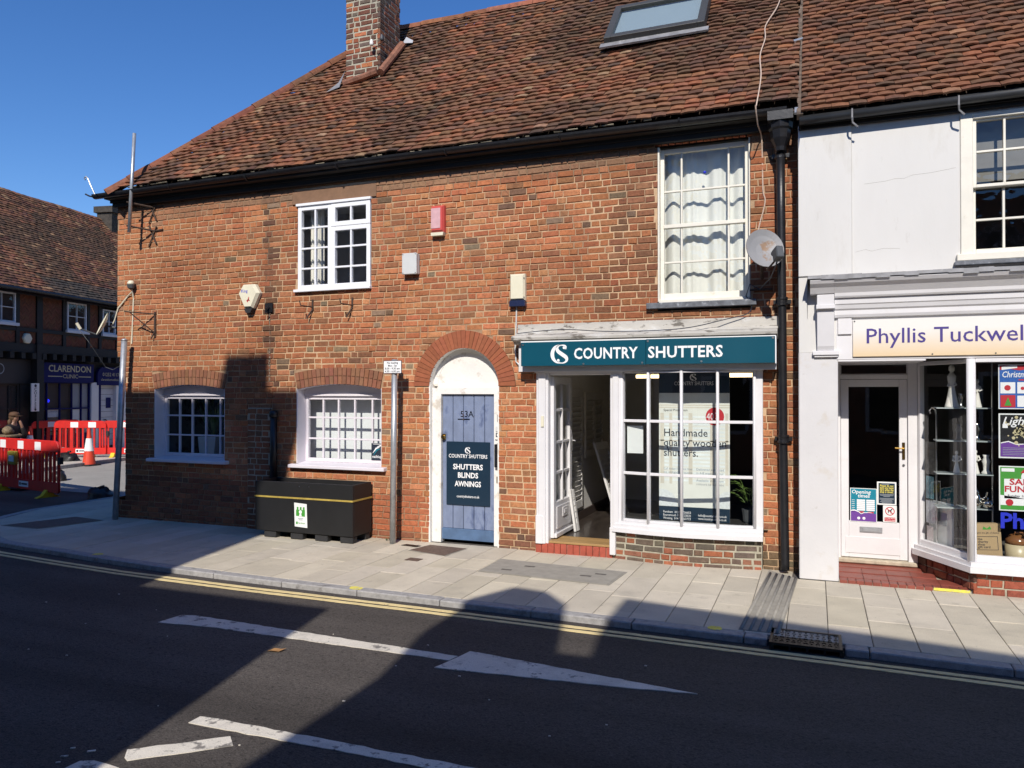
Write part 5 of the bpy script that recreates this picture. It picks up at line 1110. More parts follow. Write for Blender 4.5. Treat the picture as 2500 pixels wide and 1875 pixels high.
# sign
root = thing('shop_sign', 'cream sign reading Phyllis Tuckwell in purple over the white shopfront', 'sign', (1.9, -.32, 2.15))
def grad(name, lo, hi, z0, z1):
    m = mat(name, lo, .4, var=0); t = m.node_tree; g = t.nodes.new('ShaderNodeNewGeometry'); s = t.nodes.new('ShaderNodeSeparateXYZ'); r = t.nodes.new('ShaderNodeMapRange'); mx = t.nodes.new('ShaderNodeMix'); mx.data_type = 'RGBA'
    t.links.new(g.outputs['Position'], s.inputs[0]); t.links.new(s.outputs['Z'], r.inputs[0]); r.inputs[1].default_value = z0; r.inputs[2].default_value = z1; t.links.new(r.outputs[0], mx.inputs[0]); mx.inputs[6].default_value = (*lo, 1); mx.inputs[7].default_value = (*hi, 1); t.links.new(mx.outputs[2], t.nodes['Principled BSDF'].inputs['Base Color']); return m
q = MB(); q.box(.335, 3.25, -.325, -.306, 2.145, 2.495); q.build('panel', grad('printed_cream_fade', (.74, .57, .36), (.78, .76, .72), 2.16, 2.40), root, bevel=.002)
q = MB(); put_text(q, 'Phyllis Tuckwell', .20, (.44, -.327, 2.27), bold=.004, width=1.30); q.build('lettering', M['ink_purple'], root)
for x in (.35, 1.0, 1.5): q = MB(); q.lathe([(.007, 0), (.007, .003)], (x, -.329, 2.16 if x > .4 else 2.48), 8, ax='y'); q.build('screw', M['dish_dark'], root)
# posters on the door
PY = .428
def sheet(name, label, cat, x0, x1, z0, z1, m, y=PY, border=None):
    root = thing(name, label, cat, ((x0+x1)/2, y, z0)); q = MB(); q.box(x0, x1, y-.002, y, z0, z1); q.build('sheet', M['paper'] if border else m, root)
    if border: q = MB(); rect(q, (x0+border, y-.0025, z0+border), x1-x0-2*border, z1-z0-2*border); q.keep = True; q.build('print', m, root)
    return root
r_ = sheet('poster', 'teal opening times poster on the charity shop door', 'poster', .335, .585, .475, .82, M['ink_teal'], border=.006); y = PY-.0035
q = MB(); put_text(q, 'Opening', .052, (.347, y, .765), bold=.012, shear=.15); put_text(q, 'times', .052, (.405, y, .725), bold=.012, shear=.15)
for c in (.398, .487):
    for i in range(6): rect(q, (c, y, .688-.0195*i), .078, .016)
for i in range(7): rect(q, (.35, y, .694-.0195*i), .028, .004)
for a, b_ in ((.415, .512), (.464, .512)): disc(q, (a, y-.001, b_), .014)
q.keep = True; q.build('white_print', M['ink_white'], r_)
q = MB()
for c in (.41, .50): rect(q, (c, y, .567), .055, .015)
q.keep = True; q.build('red_print', M['ink_red'], r_)
q = MB(); O = (.341, y, .481); V_ = [(0, 0), (.238, 0), (.238, .08), (.17, .088), (.12, .082), (.095, .07), (.075, .09), (.04, .105), (0, .10)]; q.face([(O[0]+a, y, O[2]+b_) for a, b_ in V_]); q.keep = True; q.build('violet_print', M['ink_violet'], r_)
q = MB(); ribbon(q, [(0, .106, .008), (.04, .110, .01), (.078, .093, .008), (.097, .075, .006), (.12, .088, .007), (.17, .093, .005), (.2, .088, .002)], (.341, y-.0006, .481)); q.keep = True; q.build('white_wave', M['ink_white'], r_)
r_ = sheet('poster', 'navy notice with yellow words on the charity shop door', 'poster', .587, .765, .66, .895, M['navy'], border=.014)
q = MB()
for i, t in enumerate(('Please do not', 'leave any items', 'here when the', 'shop is closed.')): put_text(q, t, .03, (.676, y, .845-.021*i), bold=.02, align='CENTER', width=.125)
q.build('yellow_lettering', M['ink_yellow'], r_)
q = MB()
for i, w_ in enumerate((.13, .12, .06, .13, .13, .10, .12, .09)): rect(q, (.676-w_/2, y, .765-.011*i-(.008 if i > 2 else 0)), w_, .005)
rect(q, (.63, y, .868), .07, .006); q.keep = True; q.build('pale_lettering', M['ink_grey'], r_)
r_ = sheet('poster', 'no dogs notice with red circle on the charity shop door', 'poster', .642, .768, .485, .655, M['paper'])
q = MB(); disc(q, (.705, y, .598), .044, r0=.036); ribbon(q, [(-.028, .028, .008), (.028, -.028, .008)], (.705, y-.001, .598)); rect(q, (.655, y, .495), .10, .04); q.keep = True; q.build('red_print', M['ink_red'], r_)
q = MB(); ribbon(q, [(-.018, .004, .012), (.012, .006, .014)], (.705, y-.0005, .598)); ribbon(q, [(.010, .008, .010), (.016, .022, .01), (.024, .02, .006)], (.705, y-.0005, .598))
for a in (-.016, -.010, .008, .013): ribbon(q, [(a, .002, .004), (a-.002, -.022, .003)], (.705, y-.0005, .598))
q.keep = True; q.build('dog', M['ink_dark'], r_)
q = MB(); put_text(q, 'No dogs except', .015, (.705, y-.001, .522), align='CENTER', bold=.01); put_text(q, 'assistance dogs', .015, (.705, y-.001, .503), align='CENTER', bold=.01); q.build('white_print', M['ink_white'], r_)
# posters in the front window
PY2 = -.235
r_ = sheet('poster', 'blue Christmas card poster at the top of the right show window', 'poster', 1.535, 1.95, 1.66, 2.06, mat('poster_blue', (.02, .11, .40), .5, var=.15, scale=60), PY2, border=.008); y = PY2-.0035
q = MB(); put_text(q, 'Christmas cards', .075, (1.56, y-.001, 1.945), bold=.01, shear=.2, width=.36)
for a, b_ in ((1.55, 1.80), (1.68, 1.80), (1.68, 1.68), (1.81, 1.80), (1.81, 1.68)): rect(q, (a, y, b_), .115, .10)
rect(q, (1.56, y-.001, 2.01), .12, .03, U=(1, 0, .15)); q.keep = True; q.build('white_print', M['ink_white'], r_)
q = MB(); q.face([(1.545, y, 2.05), (1.94, y, 2.05), (1.94, y, 2.0), (1.78, y, 2.02), (1.70, y, 2.005), (1.62, y, 2.02), (1.545, y, 2.01)]); rect(q, (1.55, y, 1.675), .115, .11); disc(q, (1.605, y-.001, 1.85), .025); disc(q, (1.72, y-.001, 1.845), .015); rect(q, (1.69, y, 1.915), .06, .012); q.keep = True; q.build('red_print', M['ink_red'], r_)
q = MB(); q.face([(1.58, y-.002, 1.69), (1.635, y-.002, 1.69), (1.608, y-.002, 1.765)]); q.keep = True; q.build('tree_print', M['ink_green'], r_)
r_ = sheet('poster', 'black Light Up poster in the middle of the right show window', 'poster', 1.535, 1.95, 1.22, 1.62, mat('poster_black', (.012, .012, .014), .4), PY2, border=.012)
q = MB(); put_text(q, 'Light Up', .10, (1.56, y-.001, 1.52), bold=.01, shear=.3, width=.35); rect(q, (1.565, y, 1.49), .04, .035); ribbon(q, [(.0, .155, .008), (.06, .17, .010), (.12, .145, .01), (.2, .15, .006), (.38, .15, .002)], (1.55, y, 1.20)); q.keep = True; q.build('white_print', M['ink_white'], r_)
q = MB(); q.face([(1.549, y, 1.234), (1.936, y, 1.234), (1.936, y, 1.35), (1.75, y, 1.345), (1.67, y, 1.34), (1.61, y, 1.365), (1.549, y, 1.35)]); q.keep = True; q.build('violet_print', M['ink_violet'], r_)
q = MB(); rs2 = random.Random(4)
for _ in range(40): a, b_ = 1.70+rs2.gauss(0, .045), 1.46+rs2.gauss(0, .05); disc(q, (a, y-.0005, b_), rs2.uniform(.006, .016), n=8)
q.keep = True; q.build('gold_print', M['ink_gold'], r_, kind='stuff')
q = MB()
for i in range(5): rect(q, (1.565, y-.001, 1.31-.015*i), .34, .004)
q.keep = True; q.build('small_print', M['ink_grey'], r_)
r_ = sheet('poster', 'green Santa Fun Run poster at the bottom of the right show window', 'poster', 1.535, 1.95, .75, 1.15, M['ink_green'], PY2, border=.010)
q = MB(); q.face([(1.575, y, .86), (1.94, y, .86), (1.94, y, 1.045), (1.575, y, 1.035)]); disc(q, (1.76, y-.0005, 1.055), .055); rect(q, (1.555, y, 1.10), .10, .03); q.face([(1.545, y, .80), (1.94, y, .80), (1.94, y, .875), (1.75, y, .86), (1.545, y, .89)]); q.keep = True; q.build('white_print', M['ink_white'], r_)
q = MB(); put_text(q, 'SANTA', .075, (1.615, y-.002, .985), bold=.025, width=.29); put_text(q, 'FUN RUN', .075, (1.575, y-.002, .92), bold=.025, width=.35); disc(q, (1.615, y-.001, .825), .03); rect(q, (1.79, y-.001, .775), .12, .05); q.face([(1.70, y-.001, 1.09), (1.82, y-.001, 1.09), (1.78, y-.001, 1.13), (1.73, y-.001, 1.13)]); q.keep = True; q.build('red_print', M['ink_red'], r_)
q = MB(); disc(q, (1.76, y-.0012, 1.065), .032); q.keep = True; q.build('face_print', mat('print_pink', (.65, .40, .30), .5, var=0), r_)
q = MB(); put_text(q, 'Sunday 10th December', .03, (1.60, y-.002, .875), bold=.008, width=.32); q.build('dark_print', M['ink_dark'], r_)
q = MB(); put_text(q, 'Phyllis', .19, (1.535, -.258, .60), bold=.03); tag(q.build('window_lettering', M['ink_blue'], origin=(1.6, -.258, .6)), 'blue vinyl lettering low on the glass of the right show window', 'lettering')
# posters on the splayed glass
def splay(label, u, w_, z0, z1, m): 
    q = MB(); O = SO+SU*u+SN*.042; rect(q, O+Z3*z0, w_, z1-z0, SU); q.keep = True; return tag(q.build('poster', m, origin=tuple(O+Z3*z0)), label, 'poster')
splay('dark framed picture stuck low on the splayed show window', .06, .15, 1.0, 1.32, mat('print_dark', (.06, .055, .05), .5, var=.6, scale=25)); splay('teal and white leaflet low on the splayed show window', .07, .12, .76, .98, mat('print_teal', (.12, .30, .36), .5, var=.5, scale=40)); splay('white leaflet with a blue shape on the splayed show window', .07, .14, .52, .74, mat('print_white', (.55, .58, .62), .5, var=.2, scale=30)); splay('no smoking notice at the foot of the splayed show window', .08, .10, .33, .49, mat('print_pinkish', (.66, .58, .56), .5, var=.15, scale=40))
# display shelves and china
root = thing('display_rack', 'metal rack of four glass shelves inside the charity shop window', 'shelf', (1.45, .12, .28))
q = MB(); q.tube([(1.53, .0, .3), (1.53, .0, 2.1)], .007, 6); q.build('upright', M['steel'], root); q = MB(); q.tube([(1.10, .22, .3), (1.10, .22, 1.58), (1.09, .22, 1.64), (1.06, .22, 1.66), (1.04, .22, 1.63), (1.05, .22, 1.60)], .008, 6); q.build('upright', M['steel'], root)
for z in (1.665, 1.355, 1.045, .725): q = MB(); q.box(1.07, 1.535, -.02, .20, z-.010, z); q.build('shelf', mat('shelf_glass', (.35, .40, .40), .2), root)
def lathe_thing(name, label, cat, x, y_, z, prof, m, s=1, extra=None, group=None):
    root = thing(name, label, cat, (x, y_, z)); q = MB(); q.lathe([(r*s, h*s+z) for r, h in prof], (x, y_, 0), 14); q.build('body', m, root, smooth=True)
    if extra: extra(root)
    return root
FIG = [(.045, 0), (.045, .01), (.035, .05), (.022, .12), (.018, .16), (.026, .19), (.028, .22), (.012, .245), (.011, .25), (.019, .262), (.02, .28), (.012, .297), (.002, .30)]
VASE = [(.03, 0), (.035, .01), (.02, .03), (.022, .07), (.03, .10), (.018, .13), (.024, .15), (.02, .15)]
def arms(x, y_, z):
    def f(root): q = MB(); q.tube([(x-.024, y_, z+.215), (x-.035, y_-.015, z+.17), (x-.005, y_-.03, z+.165)], .008, 6); q.tube([(x+.024, y_, z+.215), (x+.036, y_-.012, z+.18), (x+.01, y_-.03, z+.17)], .008, 6); q.build('arm', M['porcelain'], root)
    return f
lathe_thing('figurine', 'tall slim white china lady on the top shelf, left', 'figurine', 1.21, .06, 1.665, FIG, M['porcelain'], 1.35, arms(1.21, .06, 1.70)); lathe_thing('figurine', 'white china figure with pink flowers on the top shelf, right', 'figurine', 1.415, .04, 1.665, FIG, M['porcelain'], .9, arms(1.415, .04, 1.65))
lathe_thing('candlestick', 'small grey candlestick beside the tall china lady', 'candlestick', 1.29, .1, 1.665, VASE, M['silver'], .9); lathe_thing('ornament', 'silver ornament on the second shelf of the rack', 'ornament', 1.41, .05, 1.355, VASE, M['silver'], 1.1); lathe_thing('vase', 'dark vase on the second shelf, left', 'vase', 1.27, .08, 1.355, VASE, M['dish_dark'], 1.0); lathe_thing('figurine', 'white china group on the third shelf, left of the vase', 'figurine', 1.40, .04, 1.045, FIG, M['porcelain'], .75, arms(1.40, .04, 1.0)); lathe_thing('vase', 'white fluted vase on the third shelf', 'vase', 1.485, .04, 1.045, VASE, M['porcelain'], 1.2); lathe_thing('figurine', 'white china figure behind the splayed glass on the third shelf', 'figurine', 1.25, .08, 1.045, FIG, M['porcelain'], .7, arms(1.25, .08, .99))
def teapot(root):
    q = MB(); q.tube([(1.44, .04, .80), (1.48, .03, .83), (1.49, .02, .88)], .009, 6); q.build('spout', M['silver'], root); q = MB(); q.tube([(1.36, .04, .87), (1.33, .04, .86), (1.33, .04, .80), (1.37, .04, .78)], .006, 6); q.build('handle', M['silver'], root)
lathe_thing('teapot', 'tall silver teapot on the bottom shelf', 'teapot', 1.40, .04, .725, [(.03, 0), (.05, .02), (.058, .06), (.045, .11), (.03, .14), (.035, .15), (.015, .17), (.012, .19), (.003, .2)], M['silver'], 1, teapot); lathe_thing('sugar_bowl', 'squat silver bowl beside the tall teapot', 'bowl', 1.495, .02, .725, [(.02, 0), (.045, .02), (.05, .05), (.035, .075), (.01, .085), (.008, .1), (.002, .105)], M['silver'], 1)
lathe_thing('jug', 'round white china jug low in the show window', 'jug', 1.40, -.05, .42, [(.05, 0), (.075, .03), (.08, .08), (.06, .13), (.055, .15), (.05, .15)], M['porcelain'], 1); lathe_thing('jug', 'small white china cup in front of the round jug', 'jug', 1.46, -.12, .44, [(.03, 0), (.05, .02), (.052, .07), (.045, .10), (.04, .10)], M['porcelain'], 1)
root = thing('gift_bag', 'brown paper gift card bag standing in the show window', 'bag', (1.45, -.20, .29)); q = MB(); q.obox((1.455, -.17, .46), Vector((1, 0, .06)).normalized(), (0, 1, 0), Vector((-.06, 0, 1)).normalized(), .105, .03, .16); q.build('bag', M['kraft'], root)
q = MB(); U_ = Vector((1, 0, .06)).normalized(); V_ = Vector((-.06, 0, 1)).normalized(); O = Vector((1.375, -.2015, .41))
for i, t in enumerate(('the', 'charity', 'shop', 'gift card')): put_text(q, t, .03, O+V_*(.055-.024*i), U_, V_, bold=.012)
for a, b_, c, d in ((-.012, -.035, .17, .004), (-.012, .085, .17, .004), (-.012, -.035, .004, .124), (.156, -.035, .004, .124)): rect(q, O+U_*a+V_*b_, c, d, U_, V_)
put_text(q, 'give the gift of choice', .02, O+V_*.115, U_, V_); q.build('print', M['ink_dark'], root)
q = MB(); ribbon(q, [(0, .01, .03), (.03, 0, .008), (.06, .012, .03)], O+V_*.155+U_*.05, U_, V_); q.keep = True; q.build('bow_print', M['ink_green'], root)
root = thing('stoneware_jar', 'two-tone stoneware jar low in the right show window', 'jar', (1.70, -.12, .29)); q = MB(); q.lathe([(.095, .29), (.10, .31), (.10, .44)], (1.70, -.12, 0), 18); q.build('body', M['stoneware'], root, smooth=True); q = MB(); q.lathe([(.10, .441), (.097, .48), (.06, .52), (.03, .53)], (1.70, -.12, 0), 18); q.build('shoulder', M['brownglaze'], root, smooth=True); q = MB(); q.tube([(1.66, -.16, .51), (1.67, -.17, .55), (1.73, -.17, .55), (1.74, -.16, .51)], .008, 6); q.build('handle', M['brownglaze'], root)
root = thing('mirror', 'leaning white frame low behind the splayed glass', 'frame', (1.18, .3, .3)); q = MB(); q.obox((1.14, .25, .52), SU, SN, Z3, .17, .01, .22); q.build('frame', M['paper'], root); q = MB(); q.obox(Vector((1.14, .25, .58))-SN*.012, SU, SN, Z3, .10, .002, .06); q.build('picture', M['ink_grey'], root)
# eaves and roof of the white building
q = MB(); q.box(-.14, X9, -.37, .0, 4.385, 4.41); q.box(-.14, X9, -.37, -.345, 4.41, 4.50); q.box(-.14, X9, -.345, -.30, 4.35, 4.385); q.build('eaves_board', M['black_wood'], wh)
q = MB(); q.tube([(-.13, -.425, 4.415), (X9, -.425, 4.46)], .043, 12); q.build('gutter', M['gutter_grey'], wh, smooth=True)
for x in (.33, 1.20, 2.2): q = MB(); q.tube([(x, -.425, 4.475), (x, -.472, 4.45), (x, -.472, 4.37), (x+.005, -.45, 4.33), (x+.05, -.43, 4.29)], .009, 6); q.build('gutter_bracket', M['lead'], wh)
RO2 = Vector((-.115, -.43, 4.43)); q = MB(); B2 = lambda x, y: (x, y, 4.60+(y+.3)*K-.075)
q.face([B2(-.12, -.42), B2(X9, -.42), B2(X9, 2.5), B2(-.12, 2.5)]); q.face([B2(-.12, 2.5), B2(X9, 2.5), (X9, 5.4, 4.5), (-.12, 5.4, 4.5)]); q.face([B2(-.12, -.42), B2(-.12, 2.5), A(-.12, 2.5, -.1), A(-.12, -.42, -.1)]); roof2 = q.build('roof', M['far_roof'], wh)
PR2 = lambda u, v, h: RO2+RN*.07+RU*u+RV*v+RN*(h+.8*wave(u+5.3, v+.7))
def tile_col2(u, v):
    c = tile_col(u+3, v+8); return blend(c, rt_.choice([(.26, .105, .05), (.10, .058, .04), (.19, .08, .045)]), .45)
_n = len(bpy.data.objects)
tiles(PR2, 0.0, X9+.1, SL-.02, .098, .152, lambda u, v: True, tile_col2, roof2)
q = MB()
for i in range(36):
    v = .05+i*.115; q.obox(PR2(-.01+rt_.uniform(-.012, .012), v, -.02), RU, RV, RN, rt_.uniform(.012, .03), .06, .03)
q.build('party_mortar', mat('verge_mortar', (.13, .095, .07), .9, var=.5, scale=14, bump=.5), roof2, kind='stuff')
q = MB(); q.obox(PR2(-.04, 1.62, .01), (RU*.95+RV*.3).normalized(), (RV*.95-RU*.3).normalized(), RN, .05, .02, .012); q.obox(PR2(-.03, .12, -.02), RU, RV, RN, .03, .05, .012); q.build('verge_flash', M['galv'], roof2)
# ------------------------------------------------------------------ half-timbered row across the side street (built in its own frame, then turned)
BA = R(101); BL = (-20.0, 7.5, 0)
def bgp(s, o, z=0): return Vector((BL[0]+math.cos(BA)*s-math.sin(BA)*-o, BL[1]+math.sin(BA)*s+math.cos(BA)*-o, z))
bp = MB(); P = [bgp(-14, 0), bgp(12, 0), bgp(12, 2.55), bgp(-14, 2.55)]; bp.prism([(p.x, p.y) for p in P], 'z', RZ-.02, .03); pav2 = tag(bp.build('pavement', mat('far_paving', (.52, .49, .43), .85, var=.08, scale=1.5)), kind='structure')
for i in range(13):
    a, b_ = bgp(-12+i*1.6, 2.61), bgp(-10.42+i*1.6, 2.61); q = MB(); q.obox((a+b_)/2+Vector((0, 0, -.01)), (b_-a).normalized(), Vector((0, 0, 1)).cross((b_-a).normalized()), Z3, (b_-a).length/2, .06, .05); q.build('kerb_stone', M['kerb'], pav2)
tb = thing('timbered_building', 'half-timbered building with herringbone brick across the side street', 'building')
q = MB(); q.box(-9, 7.0, .02, 6, 0, 2.85); q.box(-9, 7.0, -.20, 6, 2.85, 4.5); q.build('wall', M['room_dark'], tb)
q = MB()
for s0, s1, z0, z1 in ((-9, 7.0, 2.85, 3.08), (-9, 7.0, 4.40, 4.52), (-9, 7.0, 3.40, 3.50)): q.box(s0, s1, -.26, -.19, z0, z1)
q.build('beam', M['timber'], tb)
for c, w_ in ((-6.5, .1), (-4.9, .08), (-3.4, .1), (-1.90, .055), (-1.17, .10), (-.28, .06), (.66, .05), (1.14, .055), (1.90, .06), (2.9, .1), (4.4, .1), (6.0, .1)):
    q = MB(); q.box(c-w_, c+w_, -.265, -.19, 3.08, 4.40); q.build('post', M['timber'], tb)
q = MB(); q.box(-1.30, -1.06, -.30, .05, 0, 3.1); q.build('main_post', M['timber'], tb)
for i in range(28):
    s = -5.8+i*.36; q = MB(); q.box(s, s+.13, -.32, .02, 2.68, 2.84); q.build('joist_end', M['timber'], tb)
# herringbone panels
rh = random.Random(3)
def herring(s0, s1, z0, z1):
    bkg = MB(); bkg.box(s0, s1, -.215, -.19, z0, z1); pn = bkg.build('infill', mat('infill_mortar', (.13, .085, .06), .95, var=.2), tb)
    h = MB(); w_ = .105; n = max(1, int((s1-s0)/w_)); w_ = (s1-s0)/n
    for i in range(n):
        z = z0-.05
        while z < z1:
            c = jit((.21, .078, .045), .3); sg = 1 if i % 2 else -1; a, b_ = s0+i*w_, s0+(i+1)*w_-.004
            za, zb = (z, z+sg*w_*.9) ; V = [(a, za), (b_, zb), (b_, zb+.045), (a, za+.045)]; V = [(u, min(max(v, z0), z1)) for u, v in V]
            h.mesh([(u, -.226, v) for u, v in V], [(0, 1, 2, 3)], c); z += .062
    h.build('herringbone_bricks', M['brick'], pn, kind='stuff')
for s0, s1, z0, z1 in ((-1.84, -1.28, 3.08, 4.40), (-1.06, -.35, 3.08, 4.40), (-.20, .60, 3.08, 3.40), (.72, 1.08, 3.08, 4.40), (1.2, 1.84, 3.08, 3.40), (-3.3, -1.96, 3.08, 3.40), (2.0, 2.8, 3.08, 4.40)): herring(s0, s1, z0, z1)
def leaded(s0, s1, z0, z1):
    w = glazed(tb, 'leaded_window', (0, -.275, 0), (1, 0, 0), s0, s1, z0, z1, [(s0+s1)/2], [z0+(z1-z0)*.5], M['white'], M['glass'], fr=.045, bar=.02, depth=.06)
    q = MB(); q.box(s0-.06, s1+.06, -.33, -.20, z0-.08, z0-.003); q.build('sill', M['white'], w)
    q = MB(); q.face([(s0, -.212, z0), (s1, -.212, z0), (s1, -.212, z1), (s0, -.212, z1)]); q.build('dark_interior', M['room_black'], w)
leaded(-.19, .56, 3.56, 4.36); leaded(-2.85, -1.98, 3.60, 4.38); leaded(1.23, 1.80, 3.56, 4.30)
# roof
KB = 3.5/3.55; THB = math.atan(KB); BV, BN = Vector((0, math.cos(THB), math.sin(THB))), Vector((0, -math.sin(THB), math.cos(THB))); BO = Vector((-9, -.55, 4.49))
q = MB(); q.face([(-9, -.50, 4.34), (6.2, -.50, 4.34), (6.2, 3.0, 7.84), (-9, 3.0, 7.84)]); q.face([(-9, 3.0, 7.9), (6.2, 3.0, 7.9), (6.2, 6.6, 4.46), (-9, 6.6, 4.46)]); q.face([(6.2, -.55, 4.46), (6.2, 6.6, 4.46), (6.2, 3.0, 7.96)]); rb2 = q.build('roof', M['far_roof'], tb)
st = MB(); v = 0; k = 0
while v < 4.95:
    u = 4.2-(.1 if k % 2 else 0)
    while u < 15.15:
        w_ = .19*rh.uniform(.92, 1.08); P_ = lambda a, b_, h: BO+Vector((1, 0, 0))*a+BV*b_+BN*(h+.03*mnoise.noise(Vector((a*.6, b_*.6, 7)))-.06*math.sin(b_/4.95*3.14))
        n = mnoise.noise(Vector((u*.5, v*.5, 4))); c = jit((.20, .095, .055) if rh.random() < .6 else (.12, .062, .042), .25)
        if n > .15: c = blend(c, (.075, .055, .038), .6)
        if rh.random() < .05: c = (.30, .18, .10)
        if v < .7 and u > 8: c = blend(c, (.055, .055, .05), .75)
        tile_geo(st, P_, u, v, w_, .12, c); u += w_
    v += .12; k += 1
st.build('roof_tiles', M['tile'], rb2, kind='stuff')
q = MB(); q.tube([(-9, -.60, 4.46), (7, -.60, 4.44)], .05, 8); q.build('gutter', M['black_iron'], tb)
q = MB(); q.box(5.2, 7.2, 2.55, 3.15, 6.5, 8.45); q.box(5.12, 7.3, 2.47, 3.23, 8.25, 8.47); ck = q.build('chimney', mat('sooty_brick', (.05, .042, .034), .9, var=.4, scale=8), tb)
q = MB()
for i in range(9): s = 5.65+i*.09; z = 8.0-i*.14; q.box(s, s+.10, 2.45, 2.54, z-.20, z)
q.build('stepped_flashing', M['paper'], ck)
# shop fronts below
q = MB(); q.box(-6, -1.30, -.10, .03, 2.02, 2.66); q.box(-6, -5.8, -.05, .03, 0, 2.02); q.box(-1.60, -1.31, -.06, .03, 0, 2.02); q.box(-6, -1.6, -.05, .03, 0, .5); q.build('coffee_front', M['coffee'], tb)
q = MB(); disc(q, (-2.30, -.106, 2.40), .14, r0=.115); q.keep = True; q.build('ring_logo', M['ink_grey'], tb)
glazed(tb, 'shop_window', (0, -.03, 0), (1, 0, 0), -5.8, -1.61, .5, 2.02, [-5, -4.2, -3.4, -2.6, -2.28, -1.92], [1.35], M['coffee'], M['glass'], fr=.05, bar=.03, depth=.05)
root_c = thing('blade_sign', 'narrow white vertical sign reading COFFEE', 'sign')
q = MB(); q.box(-1.55, -1.29, -.36, -.33, 1.28, 2.03); q.build('panel', M['paper'], root_c)
q = MB()
for i, t in enumerate('COFFEE'): put_text(q, t, .12, (-1.42, -.363, 1.83-.098*i), align='CENTER', bold=.01)
disc(q, (-1.42, -.363, 1.965), .04); disc(q, (-1.42, -.363, 1.33), .035); q.build('lettering', M['ink_dark'], root_c)
# clinic
q = MB(); q.box(-1.12, -.98, -.14, .03, 0, 2.30); q.box(.98, 1.28, -.10, .03, 0, 2.08); q.box(2.05, 2.5, -.10, .03, 0, 2.05); q.build('white_post', M['white'], tb)
q = MB(); q.box(1.28, 1.42, -.07, .03, 0, 2.06); q.box(-.98, .98, -.05, .03, 0, .55); q.build('clinic_trim', M['clinic_blue'], tb)
glazed(tb, 'clinic_window', (0, -.05, 0), (1, 0, 0), -.98, .98, .55, 2.08, [-.66, -.19, .27, .64], [1.32], M['clinic_blue'], M['glass'], fr=.04, bar=.04, depth=.06)
q = MB(); q.face([(.30, .0, .6), (.62, .0, .6), (.62, .0, 2.05), (.30, .0, 2.05)]); q.face([(.67, .0, .6), (.93, .0, .6), (.93, .0, 2.05), (.67, .0, 2.05)]); q.build('blind', M['ink_grey'], tb)
for i in range(11): q = MB(); q.box(1.42, 2.05, .005, .025, .15+i*.175, .315+i*.175); q.build('white_board', M['grey_door'], tb)
q = MB(); q.box(1.72, 1.92, -.01, .004, 1.30, 1.62); q.build('wall_notice', M['clinic_blue'], tb); q = MB(); q.tube([(1.62, -.02, .95), (1.62, -.07, .95), (1.88, -.07, .78), (1.88, -.02, .78)], .018, 6); q.build('handrail', M['black_iron'], tb)
root_a = thing('shop_sign', 'dark blue CLARENDON CLINIC sign on the timbered building', 'sign')
arc_ = [(-1.05+.25*(1-math.cos(t)), 2.36+.25*math.sin(t)) for t in [k*math.pi/12 for k in range(7)]]
q = MB(); q.prism([(1.02, 2.07), (1.02, 2.61)]+list(reversed(arc_))+[(-1.05, 2.07)], 'y', -.14, -.06); q.build('panel', M['clinic_blue'], root_a)
q = MB(); put_text(q, 'CLARENDON', .26, (.09, -.143, 2.37), align='CENTER', bold=.012, width=1.62); put_text(q, 'CLINIC', .16, (.09, -.143, 2.19), align='CENTER', width=.58); rect(q, (-.74, -.143, 2.225), .52, .022); rect(q, (.40, -.143, 2.225), .50, .022); q.build('lettering', M['ink_gold'], root_a)
root_b = thing('shop_sign', 'small dark blue sign with a telephone number beside the CLARENDON sign', 'sign')
q = MB(); q.prism([(2.5, 2.0), (2.5, 2.55)]+[(p[0]+2.25, p[1]-.06) for p in reversed(arc_)]+[(1.2, 2.0)], 'y', -.13, -.06); q.build('panel', M['clinic_blue'], root_b)
q = MB(); put_text(q, '01252 411766', .15, (1.84, -.133, 2.28), align='CENTER', width=.86); put_text(q, 'clarendonmedical.clinic', .10, (1.84, -.133, 2.14), align='CENTER', width=1.0); q.build('lettering', M['ink_gold'], root_b)
root_d = thing('poster', 'poster of a woman in the clinic window', 'poster'); q = MB(); q.box(-.62, -.22, -.012, -.008, .72, 1.30); q.build('sheet', M['paper'], root_d)
q = MB(); rect(q, (-.61, -.013, .74), .38, .35); q.keep = True; q.build('photo', mat('photo_brown', (.18, .12, .08), .5), root_d); q = MB(); disc(q, (-.42, -.014, .94), .065); q.face([(-.53, -.014, .745), (-.31, -.014, .745), (-.38, -.014, .86), (-.46, -.014, .86)]); q.keep = True; q.build('portrait', M['skin'], root_d); q = MB(); put_text(q, 'CLARENDON', .07, (-.59, -.014, 1.22), width=.33); q.build('lettering', M['ink_grey'], root_d)
root_e = thing('notice', 'plain white notice on the right of the clinic window', 'notice'); q = MB(); q.box(.32, .60, -.012, -.008, .72, 1.29); q.build('sheet', M['paper'], root_e); q = MB(); put_text(q, 'i', .12, (.45, -.014, .75), bold=.02); q.build('print', M['ink_dark'], root_e)
root_f = thing('blue_lamp', 'glowing blue lamp inside the clinic window', 'lamp'); 
for s, z in ((-.93, 1.72), (-.93, 1.60), (-.60, 1.55)): q = MB(); q.ball((s, .0, z), .05); q.build('bulb', M['blue_lamp'], root_f)
root_g = thing('alarm_box', 'pale hexagonal alarm box on the herringbone brick, far left', 'alarm box'); q = MB(); q.prism([(-1.62+.15*math.cos(t), 3.22+.15*math.sin(t)) for t in [k*math.pi/3 for k in range(6)]], 'y', -.32, -.23); q.build('cover', M['cream_plastic'], root_g, bevel=.02)
for r_ in (tb, root_a, root_b, root_c, root_d, root_e, root_f, root_g):
    r_.location = BL; r_.rotation_euler = (0, 0, BA)
